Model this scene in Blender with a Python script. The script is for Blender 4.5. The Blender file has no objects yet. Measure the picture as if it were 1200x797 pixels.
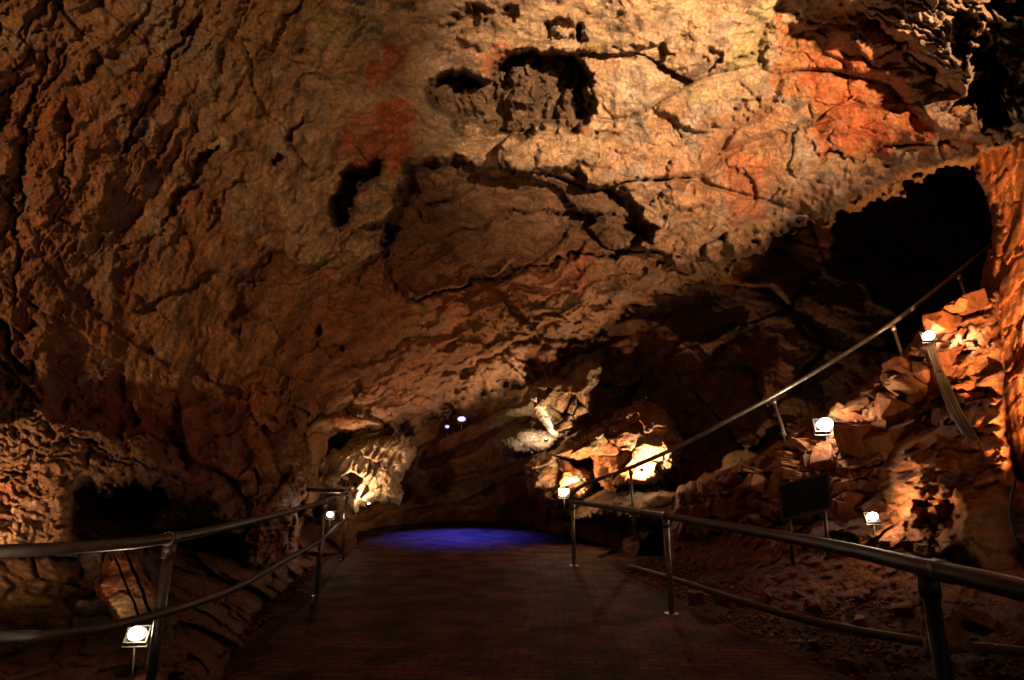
import bpy, bmesh, math, random
import numpy as np
from mathutils import Vector, Matrix, Quaternion, noise as mnoise

random.seed(7)
RNG = np.random.RandomState(11)
scene = bpy.context.scene
col = scene.collection
F = np.float32

# ------------------------------------------------------------------ camera
FPX, W, H = 655.0, 1200.0, 797.0
CAMZ = 1.35
PITCH = math.atan(164.0 / FPX)
cam_d = bpy.data.cameras.new("camera")
cam_d.sensor_width = 36.0
cam_d.lens = 36.0 * FPX / W
cam_d.clip_start = 0.05
cam_d.clip_end = 400
cam = bpy.data.objects.new("camera", cam_d)
col.objects.link(cam)
cam.location = (0, 0, CAMZ)
cam.rotation_euler = (math.radians(90) + PITCH, 0, 0)
scene.camera = cam
CP, SP = math.cos(PITCH), math.sin(PITCH)


def rays(u, v):
    x = (np.asarray(u, F) - W / 2) / FPX
    y = -(np.asarray(v, F) - H / 2) / FPX
    d = np.stack([x, CP - y * SP, SP + y * CP], -1).astype(F)
    return d


def PY(u, v, Y):
    """point seen at (u, v) whose distance ahead is Y metres"""
    d = rays(u, v).astype(float)
    return Vector((d[0] * Y / d[1], Y, CAMZ + d[2] * Y / d[1]))


def PR(u, v, r):
    d = rays(u, v).astype(float)
    d = d / np.linalg.norm(d)
    return Vector((d[0] * r, d[1] * r, CAMZ + d[2] * r))


# ------------------------------------------------------------------ noise
_perm = RNG.permutation(256).astype(np.int32)
_perm = np.concatenate([_perm, _perm, _perm])
_g = RNG.normal(size=(256, 3)).astype(F)
_g /= np.linalg.norm(_g, axis=1)[:, None]
_cr = RNG.rand(256, 3).astype(F)
_cr2 = RNG.rand(256, 3).astype(F)


def _hash(ix, iy, iz):
    return _perm[_perm[_perm[ix & 255] + (iy & 255)] + (iz & 255)]


def perlin(x, y, z):
    x = np.asarray(x, F); y = np.asarray(y, F); z = np.asarray(z, F)
    x, y, z = np.broadcast_arrays(x, y, z)
    fx = np.floor(x); fy = np.floor(y); fz = np.floor(z)
    ix = fx.astype(np.int32); iy = fy.astype(np.int32); iz = fz.astype(np.int32)
    x = x - fx; y = y - fy; z = z - fz
    sx = x * x * x * (x * (x * 6 - 15) + 10)
    sy = y * y * y * (y * (y * 6 - 15) + 10)
    sz = z * z * z * (z * (z * 6 - 15) + 10)
    out = 0
    for dx in (0, 1):
        wx = sx if dx else 1 - sx
        for dy in (0, 1):
            wy = sy if dy else 1 - sy
            for dz in (0, 1):
                wz = sz if dz else 1 - sz
                g = _g[_hash(ix + dx, iy + dy, iz + dz)]
                out = out + wx * wy * wz * (g[..., 0] * (x - dx) + g[..., 1] * (y - dy) + g[..., 2] * (z - dz))
    return out * 1.6


def n3(P, f, seed=0.0):
    return perlin(P[..., 0] * f + seed, P[..., 1] * f + seed * 1.7, P[..., 2] * f - seed)


def fbm(P, f, octs=4, rough=.5, seed=0.0, lac=2.03):
    s = 0; a = 1.0
    for i in range(octs):
        s = s + a * n3(P, f, seed + i * 13.1)
        a *= rough; f *= lac
    return s


def ridged(P, f, octs=4, rough=.5, seed=0.0):
    s = 0; a = 1.0
    for i in range(octs):
        s = s + a * (1 - 2 * np.abs(n3(P, f, seed + i * 7.7)))
        a *= rough; f *= 2.07
    return s


def voronoi(P, f, seed=0.0):
    x = P[..., 0] * f + seed; y = P[..., 1] * f + seed; z = P[..., 2] * f - seed
    fx = np.floor(x); fy = np.floor(y); fz = np.floor(z)
    ix = fx.astype(np.int32); iy = fy.astype(np.int32); iz = fz.astype(np.int32)
    x = x - fx; y = y - fy; z = z - fz
    F1 = np.full(x.shape, 9.0, F); F2 = np.full(x.shape, 9.0, F)
    hid = np.zeros(x.shape, np.int32)
    vx = np.zeros(x.shape, F); vy = vx.copy(); vz = vx.copy()
    for dx in (-1, 0, 1):
        for dy in (-1, 0, 1):
            for dz in (-1, 0, 1):
                h = _hash(ix + dx, iy + dy, iz + dz)
                c = _cr[h]
                ax = x - dx - c[..., 0]; ay = y - dy - c[..., 1]; az = z - dz - c[..., 2]
                d = ax * ax + ay * ay + az * az
                m = d < F1
                F2 = np.where(m, F1, np.minimum(F2, d))
                F1 = np.where(m, d, F1)
                hid = np.where(m, h, hid)
                vx = np.where(m, ax, vx); vy = np.where(m, ay, vy); vz = np.where(m, az, vz)
    return np.sqrt(F1), np.sqrt(F2), hid, (vx, vy, vz)


def facets(P, f, amp, slope, seed=0.0, gap=.0, gapw=.08):
    """broken blocky rock: every cell a tilted plane of its own, with gaps between"""
    w1 = np.stack([n3(P, f * .9, seed + 31.), n3(P, f * .9, seed + 57.), n3(P, f * .9, seed + 83.)], -1) * (.42 / f)
    w2 = np.stack([n3(P, f * 3.1, seed + 11.), n3(P, f * 3.1, seed + 17.), n3(P, f * 3.1, seed + 23.)], -1) * (.13 / f)
    F1, F2, hid, v = voronoi(P + w1 + w2, f, seed)
    gap = gap * sstep(n3(P, f * .45, seed + 71.), -.25, .45)
    r1 = _cr2[hid]
    d = (r1[..., 0] - .5) * 2 * amp
    k = _g[hid]
    d = d + slope / f * (k[..., 0] * v[0] + k[..., 1] * v[1] + k[..., 2] * v[2])
    e = F2 - F1
    if True:
        d = d + gap * np.clip(1 - e / gapw, 0, 1)
    return d, e, r1[..., 1]


def sstep(x, a, b):
    t = np.clip((x - a) / (b - a), 0, 1)
    return t * t * (3 - 2 * t)


def polysd(U, V, poly, margin=70):
    """signed distance in px, positive inside; -999 far outside"""
    pl = np.array(poly, F)
    lo = pl.min(0) - margin; hi = pl.max(0) + margin
    out = np.full(U.shape, -999.0, F)
    m = (U > lo[0]) & (U < hi[0]) & (V > lo[1]) & (V < hi[1])
    u = U[m]; v = V[m]
    if u.size == 0:
        return out
    best = np.full(u.shape, 1e9, F); ins = np.zeros(u.shape, bool)
    n = len(pl)
    for i in range(n):
        ax, ay = pl[i]; bx, by = pl[(i + 1) % n]
        ex, ey = bx - ax, by - ay
        t = np.clip(((u - ax) * ex + (v - ay) * ey) / (ex * ex + ey * ey + 1e-9), 0, 1)
        d = np.hypot(u - ax - t * ex, v - ay - t * ey)
        best = np.minimum(best, d)
        if ay != by:
            c = ((ay > v) != (by > v)) & (u < (bx - ax) * (v - ay) / (by - ay) + ax)
            ins ^= c
    out[m] = np.where(ins, best, -best)
    return out


def linesd(U, V, pts, margin=60):
    """distance (px) and side (+ on the right hand / below for left-to-right lines)"""
    pl = np.array(pts, F)
    lo = pl.min(0) - margin; hi = pl.max(0) + margin
    best = np.full(U.shape, 999.0, F); side = np.zeros(U.shape, F); tt = np.zeros(U.shape, F)
    m = (U > lo[0]) & (U < hi[0]) & (V > lo[1]) & (V < hi[1])
    u = U[m]; v = V[m]
    if u.size == 0:
        return best, side, tt
    b = np.full(u.shape, 999.0, F); s = np.zeros(u.shape, F); q = np.zeros(u.shape, F)
    n = len(pl) - 1
    for i in range(n):
        ax, ay = pl[i]; bx, by = pl[i + 1]
        ex, ey = bx - ax, by - ay
        t = np.clip(((u - ax) * ex + (v - ay) * ey) / (ex * ex + ey * ey + 1e-9), 0, 1)
        d = np.hypot(u - ax - t * ex, v - ay - t * ey)
        c = ex * (v - ay) - ey * (u - ax)
        mm = d < b
        b = np.where(mm, d, b); s = np.where(mm, np.sign(c), s); q = np.where(mm, (i + t) / n, q)
    best[m] = b; side[m] = s; tt[m] = q
    return best, side, tt


def tps(pts):
    """thin plate spline through (u, v, value)"""
    p = np.array(pts, float); X = p[:, :2] / 300.0; y = p[:, 2]
    n = len(p)
    d = np.linalg.norm(X[:, None] - X[None], axis=-1)
    K = np.where(d > 0, d * d * np.log(d + 1e-12), 0) + np.eye(n) * 1e-3
    Q = np.hstack([np.ones((n, 1)), X])
    A = np.block([[K, Q], [Q.T, np.zeros((3, 3))]])
    sol = np.linalg.solve(A, np.concatenate([y, np.zeros(3)]))

    def f(U, V):
        x = np.asarray(U, F) / 300; yv = np.asarray(V, F) / 300
        out = sol[n] + sol[n + 1] * x + sol[n + 2] * yv
        for i in range(n):
            q = (x - X[i, 0]) ** 2 + (yv - X[i, 1]) ** 2
            out = out + sol[i] * 0.5 * q * np.log(q + 1e-12)
        return out.astype(F)
    return f


# ------------------------------------------------------------------ colours of the rock
TAN = np.array((.37, .225, .125), F); GOLD = np.array((.43, .30, .185), F); GREY = np.array((.27, .22, .18), F)
RED = np.array((.40, .085, .025), F); ORANGE = np.array((.44, .165, .05), F); DARK = np.array((.05, .037, .028), F)
BROWN = np.array((.19, .10, .05), F); CREAM = np.array((.55, .42, .28), F); RUST = np.array((.30, .10, .035), F)


def mix(c, k, w):
    w = np.clip(w, 0, 1)[..., None]
    return c * (1 - w) + k * w


def blob(U, V, cu, cv, ru, rv, ang=0, wob=None):
    a = math.radians(ang)
    x = (U - cu) * math.cos(a) + (V - cv) * math.sin(a)
    y = -(U - cu) * math.sin(a) + (V - cv) * math.cos(a)
    q = np.sqrt((x / ru) ** 2 + (y / rv) ** 2)
    if wob is not None:
        q = q + wob
    return q


# ------------------------------------------------------------------ materials
def new_mat(name):
    m = bpy.data.materials.new(name)
    m.use_nodes = True
    nt = m.node_tree
    b = nt.nodes["Principled BSDF"]
    return m, nt, b


def rock_material(name, scale=1.0, bump=.035, rough=.8, use_tint=True, color=(.3, .18, .09), pit=.5):
    m, nt, b = new_mat(name)
    N = nt.nodes; L = nt.links
    geo = N.new('ShaderNodeTexCoord')
    coord = geo.outputs['Object']
    if use_tint:
        at = N.new('ShaderNodeAttribute'); at.attribute_name = 'tint'
        base = at.outputs['Color']
    else:
        rgb = N.new('ShaderNodeRGB'); rgb.outputs[0].default_value = (*color, 1)
        base = rgb.outputs[0]
    n1 = N.new('ShaderNodeTexNoise'); n1.inputs['Scale'].default_value = 3.2 * scale
    n1.inputs['Detail'].default_value = 9; n1.inputs['Roughness'].default_value = .68
    L.new(coord, n1.inputs['Vector'])
    r1 = N.new('ShaderNodeValToRGB')
    r1.color_ramp.elements[0].position = .33; r1.color_ramp.elements[0].color = (.52, .48, .44, 1)
    r1.color_ramp.elements[1].position = .66; r1.color_ramp.elements[1].color = (1.28, 1.26, 1.22, 1)
    L.new(n1.outputs['Fac'], r1.inputs['Fac'])
    mx = N.new('ShaderNodeMix'); mx.data_type = 'RGBA'; mx.blend_type = 'MULTIPLY'; mx.inputs[0].default_value = 1
    L.new(base, mx.inputs[6]); L.new(r1.outputs['Color'], mx.inputs[7])
    # small flecks
    n2 = N.new('ShaderNodeTexNoise'); n2.inputs['Scale'].default_value = 26 * scale
    n2.inputs['Detail'].default_value = 6; n2.inputs['Roughness'].default_value = .7
    L.new(coord, n2.inputs['Vector'])
    r2 = N.new('ShaderNodeValToRGB')
    r2.color_ramp.elements[0].position = .34; r2.color_ramp.elements[0].color = (.55, .5, .46, 1)
    r2.color_ramp.elements[1].position = .62; r2.color_ramp.elements[1].color = (1.12, 1.12, 1.1, 1)
    L.new(n2.outputs['Fac'], r2.inputs['Fac'])
    mx2 = N.new('ShaderNodeMix'); mx2.data_type = 'RGBA'; mx2.blend_type = 'MULTIPLY'; mx2.inputs[0].default_value = .8
    L.new(mx.outputs[2], mx2.inputs[6]); L.new(r2.outputs['Color'], mx2.inputs[7])
    n5 = N.new('ShaderNodeTexNoise'); n5.inputs['Scale'].default_value = 75 * scale
    n5.inputs['Detail'].default_value = 5; n5.inputs['Roughness'].default_value = .75
    L.new(coord, n5.inputs['Vector'])
    r5 = N.new('ShaderNodeValToRGB')
    r5.color_ramp.elements[0].position = .36; r5.color_ramp.elements[0].color = (.45, .42, .4, 1)
    r5.color_ramp.elements[1].position = .60; r5.color_ramp.elements[1].color = (1.18, 1.17, 1.15, 1)
    L.new(n5.outputs['Fac'], r5.inputs['Fac'])
    mx5 = N.new('ShaderNodeMix'); mx5.data_type = 'RGBA'; mx5.blend_type = 'MULTIPLY'; mx5.inputs[0].default_value = .75
    L.new(mx2.outputs[2], mx5.inputs[6]); L.new(r5.outputs['Color'], mx5.inputs[7])
    L.new(mx5.outputs[2], b.inputs['Base Color'])
    b.inputs['Roughness'].default_value = rough
    b.inputs['Specular IOR Level'].default_value = .25
    # relief finer than the mesh
    vo = N.new('ShaderNodeTexVoronoi'); vo.feature = 'F1'; vo.inputs['Scale'].default_value = 17 * scale
    wz = N.new('ShaderNodeVectorMath'); wz.operation = 'ADD'
    sc_ = N.new('ShaderNodeVectorMath'); sc_.operation = 'SCALE'; sc_.inputs['Scale'].default_value = .12
    L.new(n2.outputs['Color'], sc_.inputs[0]); L.new(coord, wz.inputs[0]); L.new(sc_.outputs[0], wz.inputs[1])
    L.new(wz.outputs[0], vo.inputs['Vector'])
    add = N.new('ShaderNodeMath'); add.operation = 'MULTIPLY_ADD'; add.inputs[1].default_value = pit
    ad5 = N.new('ShaderNodeMath'); ad5.operation = 'MULTIPLY_ADD'; ad5.inputs[1].default_value = .5
    L.new(n5.outputs['Fac'], ad5.inputs[0]); L.new(n2.outputs['Fac'], ad5.inputs[2])
    L.new(vo.outputs['Distance'], add.inputs[0]); L.new(ad5.outputs[0], add.inputs[2])
    bp = N.new('ShaderNodeBump'); bp.inputs['Strength'].default_value = .9; bp.inputs['Distance'].default_value = bump
    L.new(add.outputs[0], bp.inputs['Height'])
    L.new(bp.outputs['Normal'], b.inputs['Normal'])
    return m


def plain_material(name, color, rough=.5, metal=0., noise_amt=.35, nscale=18, bump=.002, spec=.5):
    m, nt, b = new_mat(name)
    N = nt.nodes; L = nt.links
    tc = N.new('ShaderNodeTexCoord')
    n = N.new('ShaderNodeTexNoise'); n.inputs['Scale'].default_value = nscale; n.inputs['Detail'].default_value = 6
    L.new(tc.outputs['Object'], n.inputs['Vector'])
    r = N.new('ShaderNodeValToRGB')
    r.color_ramp.elements[0].position = .3; r.color_ramp.elements[1].position = .7
    r.color_ramp.elements[0].color = tuple(c * (1 - noise_amt) for c in color) + (1,)
    r.color_ramp.elements[1].color = tuple(min(1, c * (1 + noise_amt * .6)) for c in color) + (1,)
    L.new(n.outputs['Fac'], r.inputs['Fac']); L.new(r.outputs['Color'], b.inputs['Base Color'])
    mr = N.new('ShaderNodeMapRange'); mr.inputs['To Min'].default_value = max(.05, rough - .15)
    mr.inputs['To Max'].default_value = min(1, rough + .15)
    L.new(n.outputs['Fac'], mr.inputs['Value']); L.new(mr.outputs[0], b.inputs['Roughness'])
    b.inputs['Metallic'].default_value = metal
    b.inputs['Specular IOR Level'].default_value = spec
    bp = N.new('ShaderNodeBump'); bp.inputs['Strength'].default_value = .6; bp.inputs['Distance'].default_value = bump
    L.new(n.outputs['Fac'], bp.inputs['Height']); L.new(bp.outputs['Normal'], b.inputs['Normal'])
    return m


def emit_material(name, color, strength):
    m, nt, b = new_mat(name)
    b.inputs['Base Color'].default_value = (.8, .8, .8, 1)
    b.inputs['Emission Color'].default_value = (*color, 1)
    b.inputs['Emission Strength'].default_value = strength
    try:
        m.cycles.emission_sampling = 'NONE'
    except Exception:
        pass
    return m


M_ROCK = rock_material('cave_rock', 1.0, .055)
M_ROCKFAR = rock_material('far_rock', .8, .05)
M_STONE = rock_material('loose_stone', 1.6, .02, color=(.34, .115, .038), use_tint=False)
M_STONE2 = rock_material('pale_stone', 1.6, .02, color=(.44, .20, .085), use_tint=False)
M_STONE3 = rock_material('dark_stone', 1.6, .02, color=(.19, .07, .028), use_tint=False)
M_GRAVEL = rock_material('gravel_soil', 2.5, .03, color=(.10, .042, .022), use_tint=False, rough=.95)
M_GALV = plain_material('galvanised_pipe', (.25, .22, .18), .38, .8, .3, 14, .0012)
M_GALVD = plain_material('dull_painted_pipe', (.028, .022, .018), .45, .1, .4, 11, .0015)
M_HOUSE = plain_material('lamp_housing_metal', (.05, .048, .045), .45, .6, .3, 20)
M_CABLE = plain_material('cable_rubber', (.018, .015, .013), .6, 0, .3, 30, .001)
M_BOARD = plain_material('board_panel', (.008, .011, .009), .55, 0, .35, 9, .001, spec=.1)
M_WOOD = plain_material('board_frame', (.02, .012, .008), .6, 0, .4, 30, .002)
M_LENS = emit_material('lamp_glass_warm', (1, .90, .74), 60)
M_LENSW = emit_material('lamp_glass_white', (1, .93, .82), 90)
M_GLASS = emit_material('warm_glass_rim', (1, .62, .30), 2.2)
M_LENSB = emit_material('lamp_glass_blue', (.13, .12, 1), 4.5)


# ------------------------------------------------------------------ tagging
def tag(o, label=None, cat=None, group=None, kind=None):
    if label: o['label'] = label
    if cat: o['category'] = cat
    if group: o['group'] = group
    if kind: o['kind'] = kind
    return o


def empty(name, loc=(0, 0, 0)):
    o = bpy.data.objects.new(name, None)
    o.location = loc
    o.empty_display_size = .2
    col.objects.link(o)
    return o


def link_mesh(name, me, parent=None):
    o = bpy.data.objects.new(name, me)
    col.objects.link(o)
    if parent is not None:
        o.parent = parent
        o.matrix_parent_inverse = Matrix.Translation(parent.location).inverted() if parent.type == 'EMPTY' and parent.rotation_euler[:] == (0, 0, 0) else Matrix()
    return o


# ------------------------------------------------------------------ sheets of rock
def grid_mesh(name, P, keep, tint, mat):
    nv, nu = P.shape[:2]
    idx = np.arange(nv * nu).reshape(nv, nu)
    k = keep[:-1, :-1] & keep[1:, :-1] & keep[:-1, 1:] & keep[1:, 1:]
    a = idx[:-1, :-1][k]; b = idx[1:, :-1][k]; c = idx[1:, 1:][k]; d = idx[:-1, 1:][k]
    quads = np.stack([a, b, c, d], 1)
    used = np.unique(quads)
    remap = np.full(nv * nu, -1, np.int64); remap[used] = np.arange(len(used))
    quads = remap[quads].astype(np.int32)
    pts = P.reshape(-1, 3)[used].astype(F)
    me = bpy.data.meshes.new(name)
    me.vertices.add(len(pts)); me.vertices.foreach_set('co', pts.ravel())
    nf = len(quads)
    me.loops.add(nf * 4); me.loops.foreach_set('vertex_index', quads.ravel())
    me.polygons.add(nf)
    me.polygons.foreach_set('loop_start', np.arange(0, nf * 4, 4, dtype=np.int32))
    me.polygons.foreach_set('loop_total', np.full(nf, 4, np.int32))
    me.polygons.foreach_set('use_smooth', np.ones(nf, bool))
    if tint is not None:
        t = tint.reshape(-1, 3)[used]
        t4 = np.concatenate([t, np.ones((len(t), 1), F)], 1).astype(F)
        at = me.attributes.new('tint', 'FLOAT_COLOR', 'POINT')
        at.data.foreach_set('color', t4.ravel())
    me.update(calc_edges=True)
    me.validate()
    me.materials.append(mat)
    return me


def axis(lo, hi, ilo, ihi, st, cst=9.):
    parts = []
    if lo < ilo: parts.append(np.arange(lo, ilo, cst))
    parts.append(np.arange(max(lo, ilo), min(hi, ihi), st))
    if hi > ihi: parts.append(np.arange(ihi, hi, cst))
    return np.concatenate(parts).astype(F)


def sheet(name, box, depth, disp, tintf, poly=None, curl=(14, 1.0), outer=8, jitter=6, jf=.05,
          step=1.5, mat=None, mode='Y', smooth_outer=.25):
    us = axis(box[0], box[2], -12, 1212, step); vs = axis(box[1], box[3], -12, 809, step)
    U, V = np.meshgrid(us, vs)
    D = rays(U, V)
    if mode == 'Y':
        ln = np.linalg.norm(D, axis=-1)
        R = depth(U, V) / D[..., 1] * ln
    else:
        ln = np.linalg.norm(D, axis=-1)
        R = depth(U, V)
    Dn = D / ln[..., None]
    C = np.array((0, 0, CAMZ), F)
    P0 = C + Dn * R[..., None]
    keep = np.ones(U.shape, bool)
    sd = np.full(U.shape, 999., F)
    add = 0
    if poly is not None:
        sd = polysd(U, V, poly, 90)
        j = perlin(U * jf, V * jf, 3.3) * jitter + perlin(U * jf * 3.1, V * jf * 3.1, 8.3) * jitter * .45
        sd = np.where(sd > -900, sd + j, sd)
        w, c = curl
        if name == 'cave_ceiling': w = w + 40 * sstep(U, 820, 980)
        t = np.clip(1 - sd / w, 0, 1)
        add = c * (1 - np.sqrt(np.clip(1 - t * t, 0, 1))) + np.clip(-sd, 0, 99) * smooth_outer
        keep = sd > -outer
    dsp, info = disp(U, V, P0, sd)
    R2 = R + dsp + add
    P = C + Dn * np.maximum(R2, .6)[..., None]
    tint = tintf(U, V, P0, info).astype(F)
    return grid_mesh(name, P, keep, tint, mat or M_ROCK)


# =============================================================== MAIN CEILING + LEFT WALL
main_depth = tps([
    (-400, 700, 3.6), (-400, 300, 3.8), (-400, -300, 4.6), (0, -300, 5.0), (500, -350, 5.8), (1000, -350, 6.0), (1600, -300, 5.6),
    (0, 600, 5.2), (0, 300, 5.3), (0, 0, 5.8), (90, 620, 5.9), (200, 500, 7.4), (200, 250, 6.9), (200, 0, 6.6),
    (360, 560, 11.6), (300, 560, 9.4), (370, 470, 11.8), (350, 300, 8.8), (350, 100, 7.8), (350, -50, 7.2),
    (440, 490, 13.5), (480, 400, 12.0), (500, 300, 10.4), (500, 100, 8.4), (600, 0, 7.6), (520, 480, 15.0), (580, 465, 14.8),
    (640, 420, 13.2), (700, 300, 11.0), (700, 100, 8.6), (740, 362, 12.0), (870, 290, 10.2), (900, 100, 8.6), (900, 0, 7.8),
    (1000, 230, 9.9), (1130, 180, 9.0), (1100, 60, 8.0), (1250, 60, 7.4), (1600, 60, 7.0), (1250, 150, 8)])

MAIN_POLY = [(-600, -600), (1800, -600), (1800, 140), (1250, 150), (1165, 165), (1140, 182), (1085, 200), (1035, 222),
             (985, 245), (925, 262), (885, 288), (858, 305), (800, 328), (750, 356), (700, 388), (664, 412), (640, 436),
             (612, 444), (588, 456), (560, 470), (520, 480), (484, 500), (440, 498), (400, 489), (380, 492), (372, 520), (364, 560),
             (356, 600), (352, 790), (290, 790), (268, 660), (262, 612), (240, 588), (205, 574), (160, 564), (124, 574), (100, 574), (84, 594),
             (90, 626), (104, 654), (-600, 660)]

PIT_A = [(500, 96), (520, 80), (550, 82), (566, 88), (586, 66), (604, 56), (640, 54), (664, 60), (690, 84), (697, 112),
         (688, 142), (672, 158), (640, 150), (612, 166), (580, 158), (556, 150), (526, 144), (506, 124)]
PIT_B = [(404, 200), (424, 192), (444, 190), (446, 206), (436, 222), (424, 238), (416, 256), (400, 272), (388, 262), (385, 240), (394, 222)]
PIT_C = [(300, 300), (322, 292), (338, 296), (334, 322), (318, 346), (308, 380), (286, 396), (266, 386), (264, 352), (280, 322)]
RECESS_D = [(478, 190), (540, 184), (566, 200), (610, 214), (660, 196), (700, 214), (748, 238), (770, 270), (744, 290), (690, 296), (620, 308),
            (560, 326), (500, 346), (470, 350), (452, 326), (448, 290), (460, 236)]
CRUST = [(-100, -400), (1300, -400), (1100, 0), (985, 6), (925, 30), (912, 74), (885, 118), (850, 146), (800, 150), (770, 132), (742, 138),
         (718, 160), (700, 190), (672, 196), (640, 200), (600, 205), (560, 196), (520, 186), (486, 196), (452, 300), (400, 330), (330, 300), (318, 200), (330, 100), (400, -20)]
RED_BIG = [(926, 20), (990, 8), (1052, 30), (1088, 76), (1126, 120), (1134, 164), (1110, 176), (1040, 178), (968, 184), (950, 176), (946, 116), (912, 90), (905, 60)]
BUTT = [(-80, 430), (10, 450), (60, 480), (110, 486), (160, 500), (205, 530), (222, 556), (180, 600), (110, 700), (-400, 720), (-400, 440)]


def main_disp(U, V, P, sd):
    info = {}
    d = fbm(P, .35, 3, .5, 1.) * .50 + fbm(P, 1.0, 2, .5, 19.) * .13
    warp = fbm(P, .9, 3, .5, 5.)
    # weights of the regions
    U0, V0 = U, V
    ra = perlin(U0 / 31, V0 / 31, 11.) * 11 + perlin(U0 / 11, V0 / 11, 12.) * 5 + perlin(U0 / 5, V0 / 5, 13.) * 2.2
    rb = perlin(U0 / 31, V0 / 31, 21.) * 11 + perlin(U0 / 11, V0 / 11, 22.) * 5 + perlin(U0 / 5, V0 / 5, 23.) * 2.2
    info['ra'] = ra; info['rb'] = rb
    U = U0 + ra; V = V0 + rb
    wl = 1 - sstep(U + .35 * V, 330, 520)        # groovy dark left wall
    wr = 1 - wl
    # grooves running down to the left
    def groove(ang, la, lb, seed):
        a = math.radians(ang)
        x = U * math.cos(a) + V * math.sin(a); y = -U * math.sin(a) + V * math.cos(a)
        return perlin(x / la, y / lb + warp * .8, seed)
    g1 = groove(-60, 120, 22, 2.2) * 1.3 + .45 * (1 - 2 * np.abs(groove(-52, 80, 13, 17.2)))
    g2 = (1 - 2 * np.abs(groove(-54, 40, 7, 7.2))) * sstep(fbm(P, 1.1, 2, .5, 61.), -.3, .4)
    slab, es, _ = facets(P * np.array((.8, 1, 1.6), F), .42, .24, .28, 41., .22, .07)
    d = d + slab * (.25 + .75 * wr)
    g5 = 1 - 2 * np.abs(groove(-57, 60, 4.2, 27.2)); g6 = 1 - 2 * np.abs(groove(-66, 34, 2.6, 37.2))
    gm = sstep(fbm(P, .7, 3, .5, 66.), -.4, .5)
    d = d - wl * (.11 * g1 + .05 * g2 * gm + .030 * g5 * gm + .016 * g6)
    fr, er, _ = facets(np.stack([(U0 * .53 - V0 * .85) / 100, (U0 * .85 + V0 * .53) / 300, P[..., 2] * .15], -1).astype(F), 1.1, .05, .12, 47., .0, .05)
    d = d + wl * fr
    d = d + .55 * (1 - sstep(U + .25 * V, 250, 420)) * (1 - sstep(V, 330, 520))
    g3 = groove(-22, 110, 15, 4.4); g4 = groove(-18, 60, 7, 9.1)
    low = sstep(V, 190, 320)
    d = d - wr * low * (.17 * (1 - 2 * np.abs(g3)) + .09 * (1 - 2 * np.abs(g4)))
    # stepped bedding across the lower ceiling
    b = (V + .36 * U) / 34. + warp * .7
    saw = b - np.floor(b)
    d = d + wr * low * .16 * (sstep(saw, 0, .82) - sstep(saw, .9, 1.0))
    # crust
    wob = perlin(U / 26, V / 26, 1.1) * 9 + perlin(U / 9, V / 9, 4.1) * 4
    sc_ = polysd(U, V, CRUST, 60); sc_ = np.where(sc_ > -900, sc_ + wob, sc_)
    cr = sstep(sc_, -5, 9)
    sm = np.maximum(sstep(polysd(U, V, RED_BIG, 40), -6, 8), sstep(polysd(U, V, RECESS_D, 40), -6, 8) * .7)
    sm = np.maximum(sm, sstep(polysd(U, V, [(405, 140), (440, 130), (478, 105), (482, 170), (440, 196), (402, 198)], 40), -4, 5))
    sm = np.maximum(sm, sstep(polysd(U, V, [(450, 42), (490, 58), (470, 84), (430, 100)], 30), -4, 5))
    sm = 1 - .75 * sm
    info['crust'] = cr
    d = d - cr * .26
    # nodular, pitted relief on the crust
    v1 = voronoi(P, 2.6, 3.)
    nod = (.5 - v1[0]) * .17
    v2 = voronoi(P, 7.5, 9.)
    nod2 = (.5 - v2[0]) * .075
    info['n2'] = v2[0]
    patch = sstep(fbm(P, .8, 3, .5, 21.), -.35, .25)
    d = d - sm * (cr * (.7 * nod * patch + nod2 * (.05 + .6 * patch)) + (1 - cr) * nod2 * .25)
    rd = ridged(P, 2.2, 4, .55, 14.)
    d = d - rd * (.035 + .05 * cr * patch)
    d = d - wr * (.028 * (1 - 2 * np.abs(groove(-21, 70, 5., 81.))) + .016 * (1 - 2 * np.abs(groove(-24, 40, 2.8, 85.)))) * sstep(fbm(P, .8, 3, .5, 87.), -.4, .3)
    d = d + fbm(P, 8., 4, .65, 33.) * .026 * (.35 + .65 * sm)
    d = d + .12 * (1 - sm) * fbm(P * np.array((1, 1, 2.2), F), 1.6, 3, .5, 52.)
    # fractures
    Pw = P + (warp * .25)[..., None] * np.array((1, .3, .7), F)
    fc, e, _ = facets(Pw * np.array((1, 1, 1.7), F), .8, .06, .12, 5.)
    crackm = sstep(fbm(P, .5, 2, .5, 44.), -.1, .3)
    d = d + (1 - cr * .6) * (1 - .6 * wl) * (fc + .12 * crackm * np.clip(1 - e / .05, 0, 1) * sstep(n3(P, 1.3, 3.), .0, .5))
    fc2, e2, _ = facets(Pw * np.array((1, 1, 1.5), F), 2.7, .03, .12, 8.)
    d = d + (1 - cr * .8) * (1 - .6 * wl) * (fc2 + .05 * np.clip(1 - e2 / .06, 0, 1) * crackm)

    # --- named shapes
    def pit(poly, depth, soft=12, wamp=1.):
        s = polysd(U, V, poly, 40); s = np.where(s > -900, s + wob * .55 * wamp, s)
        k = sstep(s, -3, soft)
        return k, depth * k
    kA, dA = pit(PIT_A, 1.4, 9)
    # draped flowstone inside the pit
    drape = np.clip(1 - blob(U, V, 612, 112, 21, 56, 8, perlin(U / 14, V / 22, 3.) * .35) ** 2, 0, 1) ** .8
    drape2 = np.clip(1 - blob(U, V, 562, 128, 17, 30, -14, perlin(U / 10, V / 16, 6.) * .35) ** 2, 0, 1) ** .8
    drape3 = np.clip(1 - blob(U, V, 672, 132, 19, 34, 5, perlin(U / 10, V / 16, 9.) * .35) ** 2, 0, 1) ** .8
    fl = np.abs(perlin(U / 5.5 + .6 * np.sin(V / 19.), V / 30., 2.)) * .28
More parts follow.
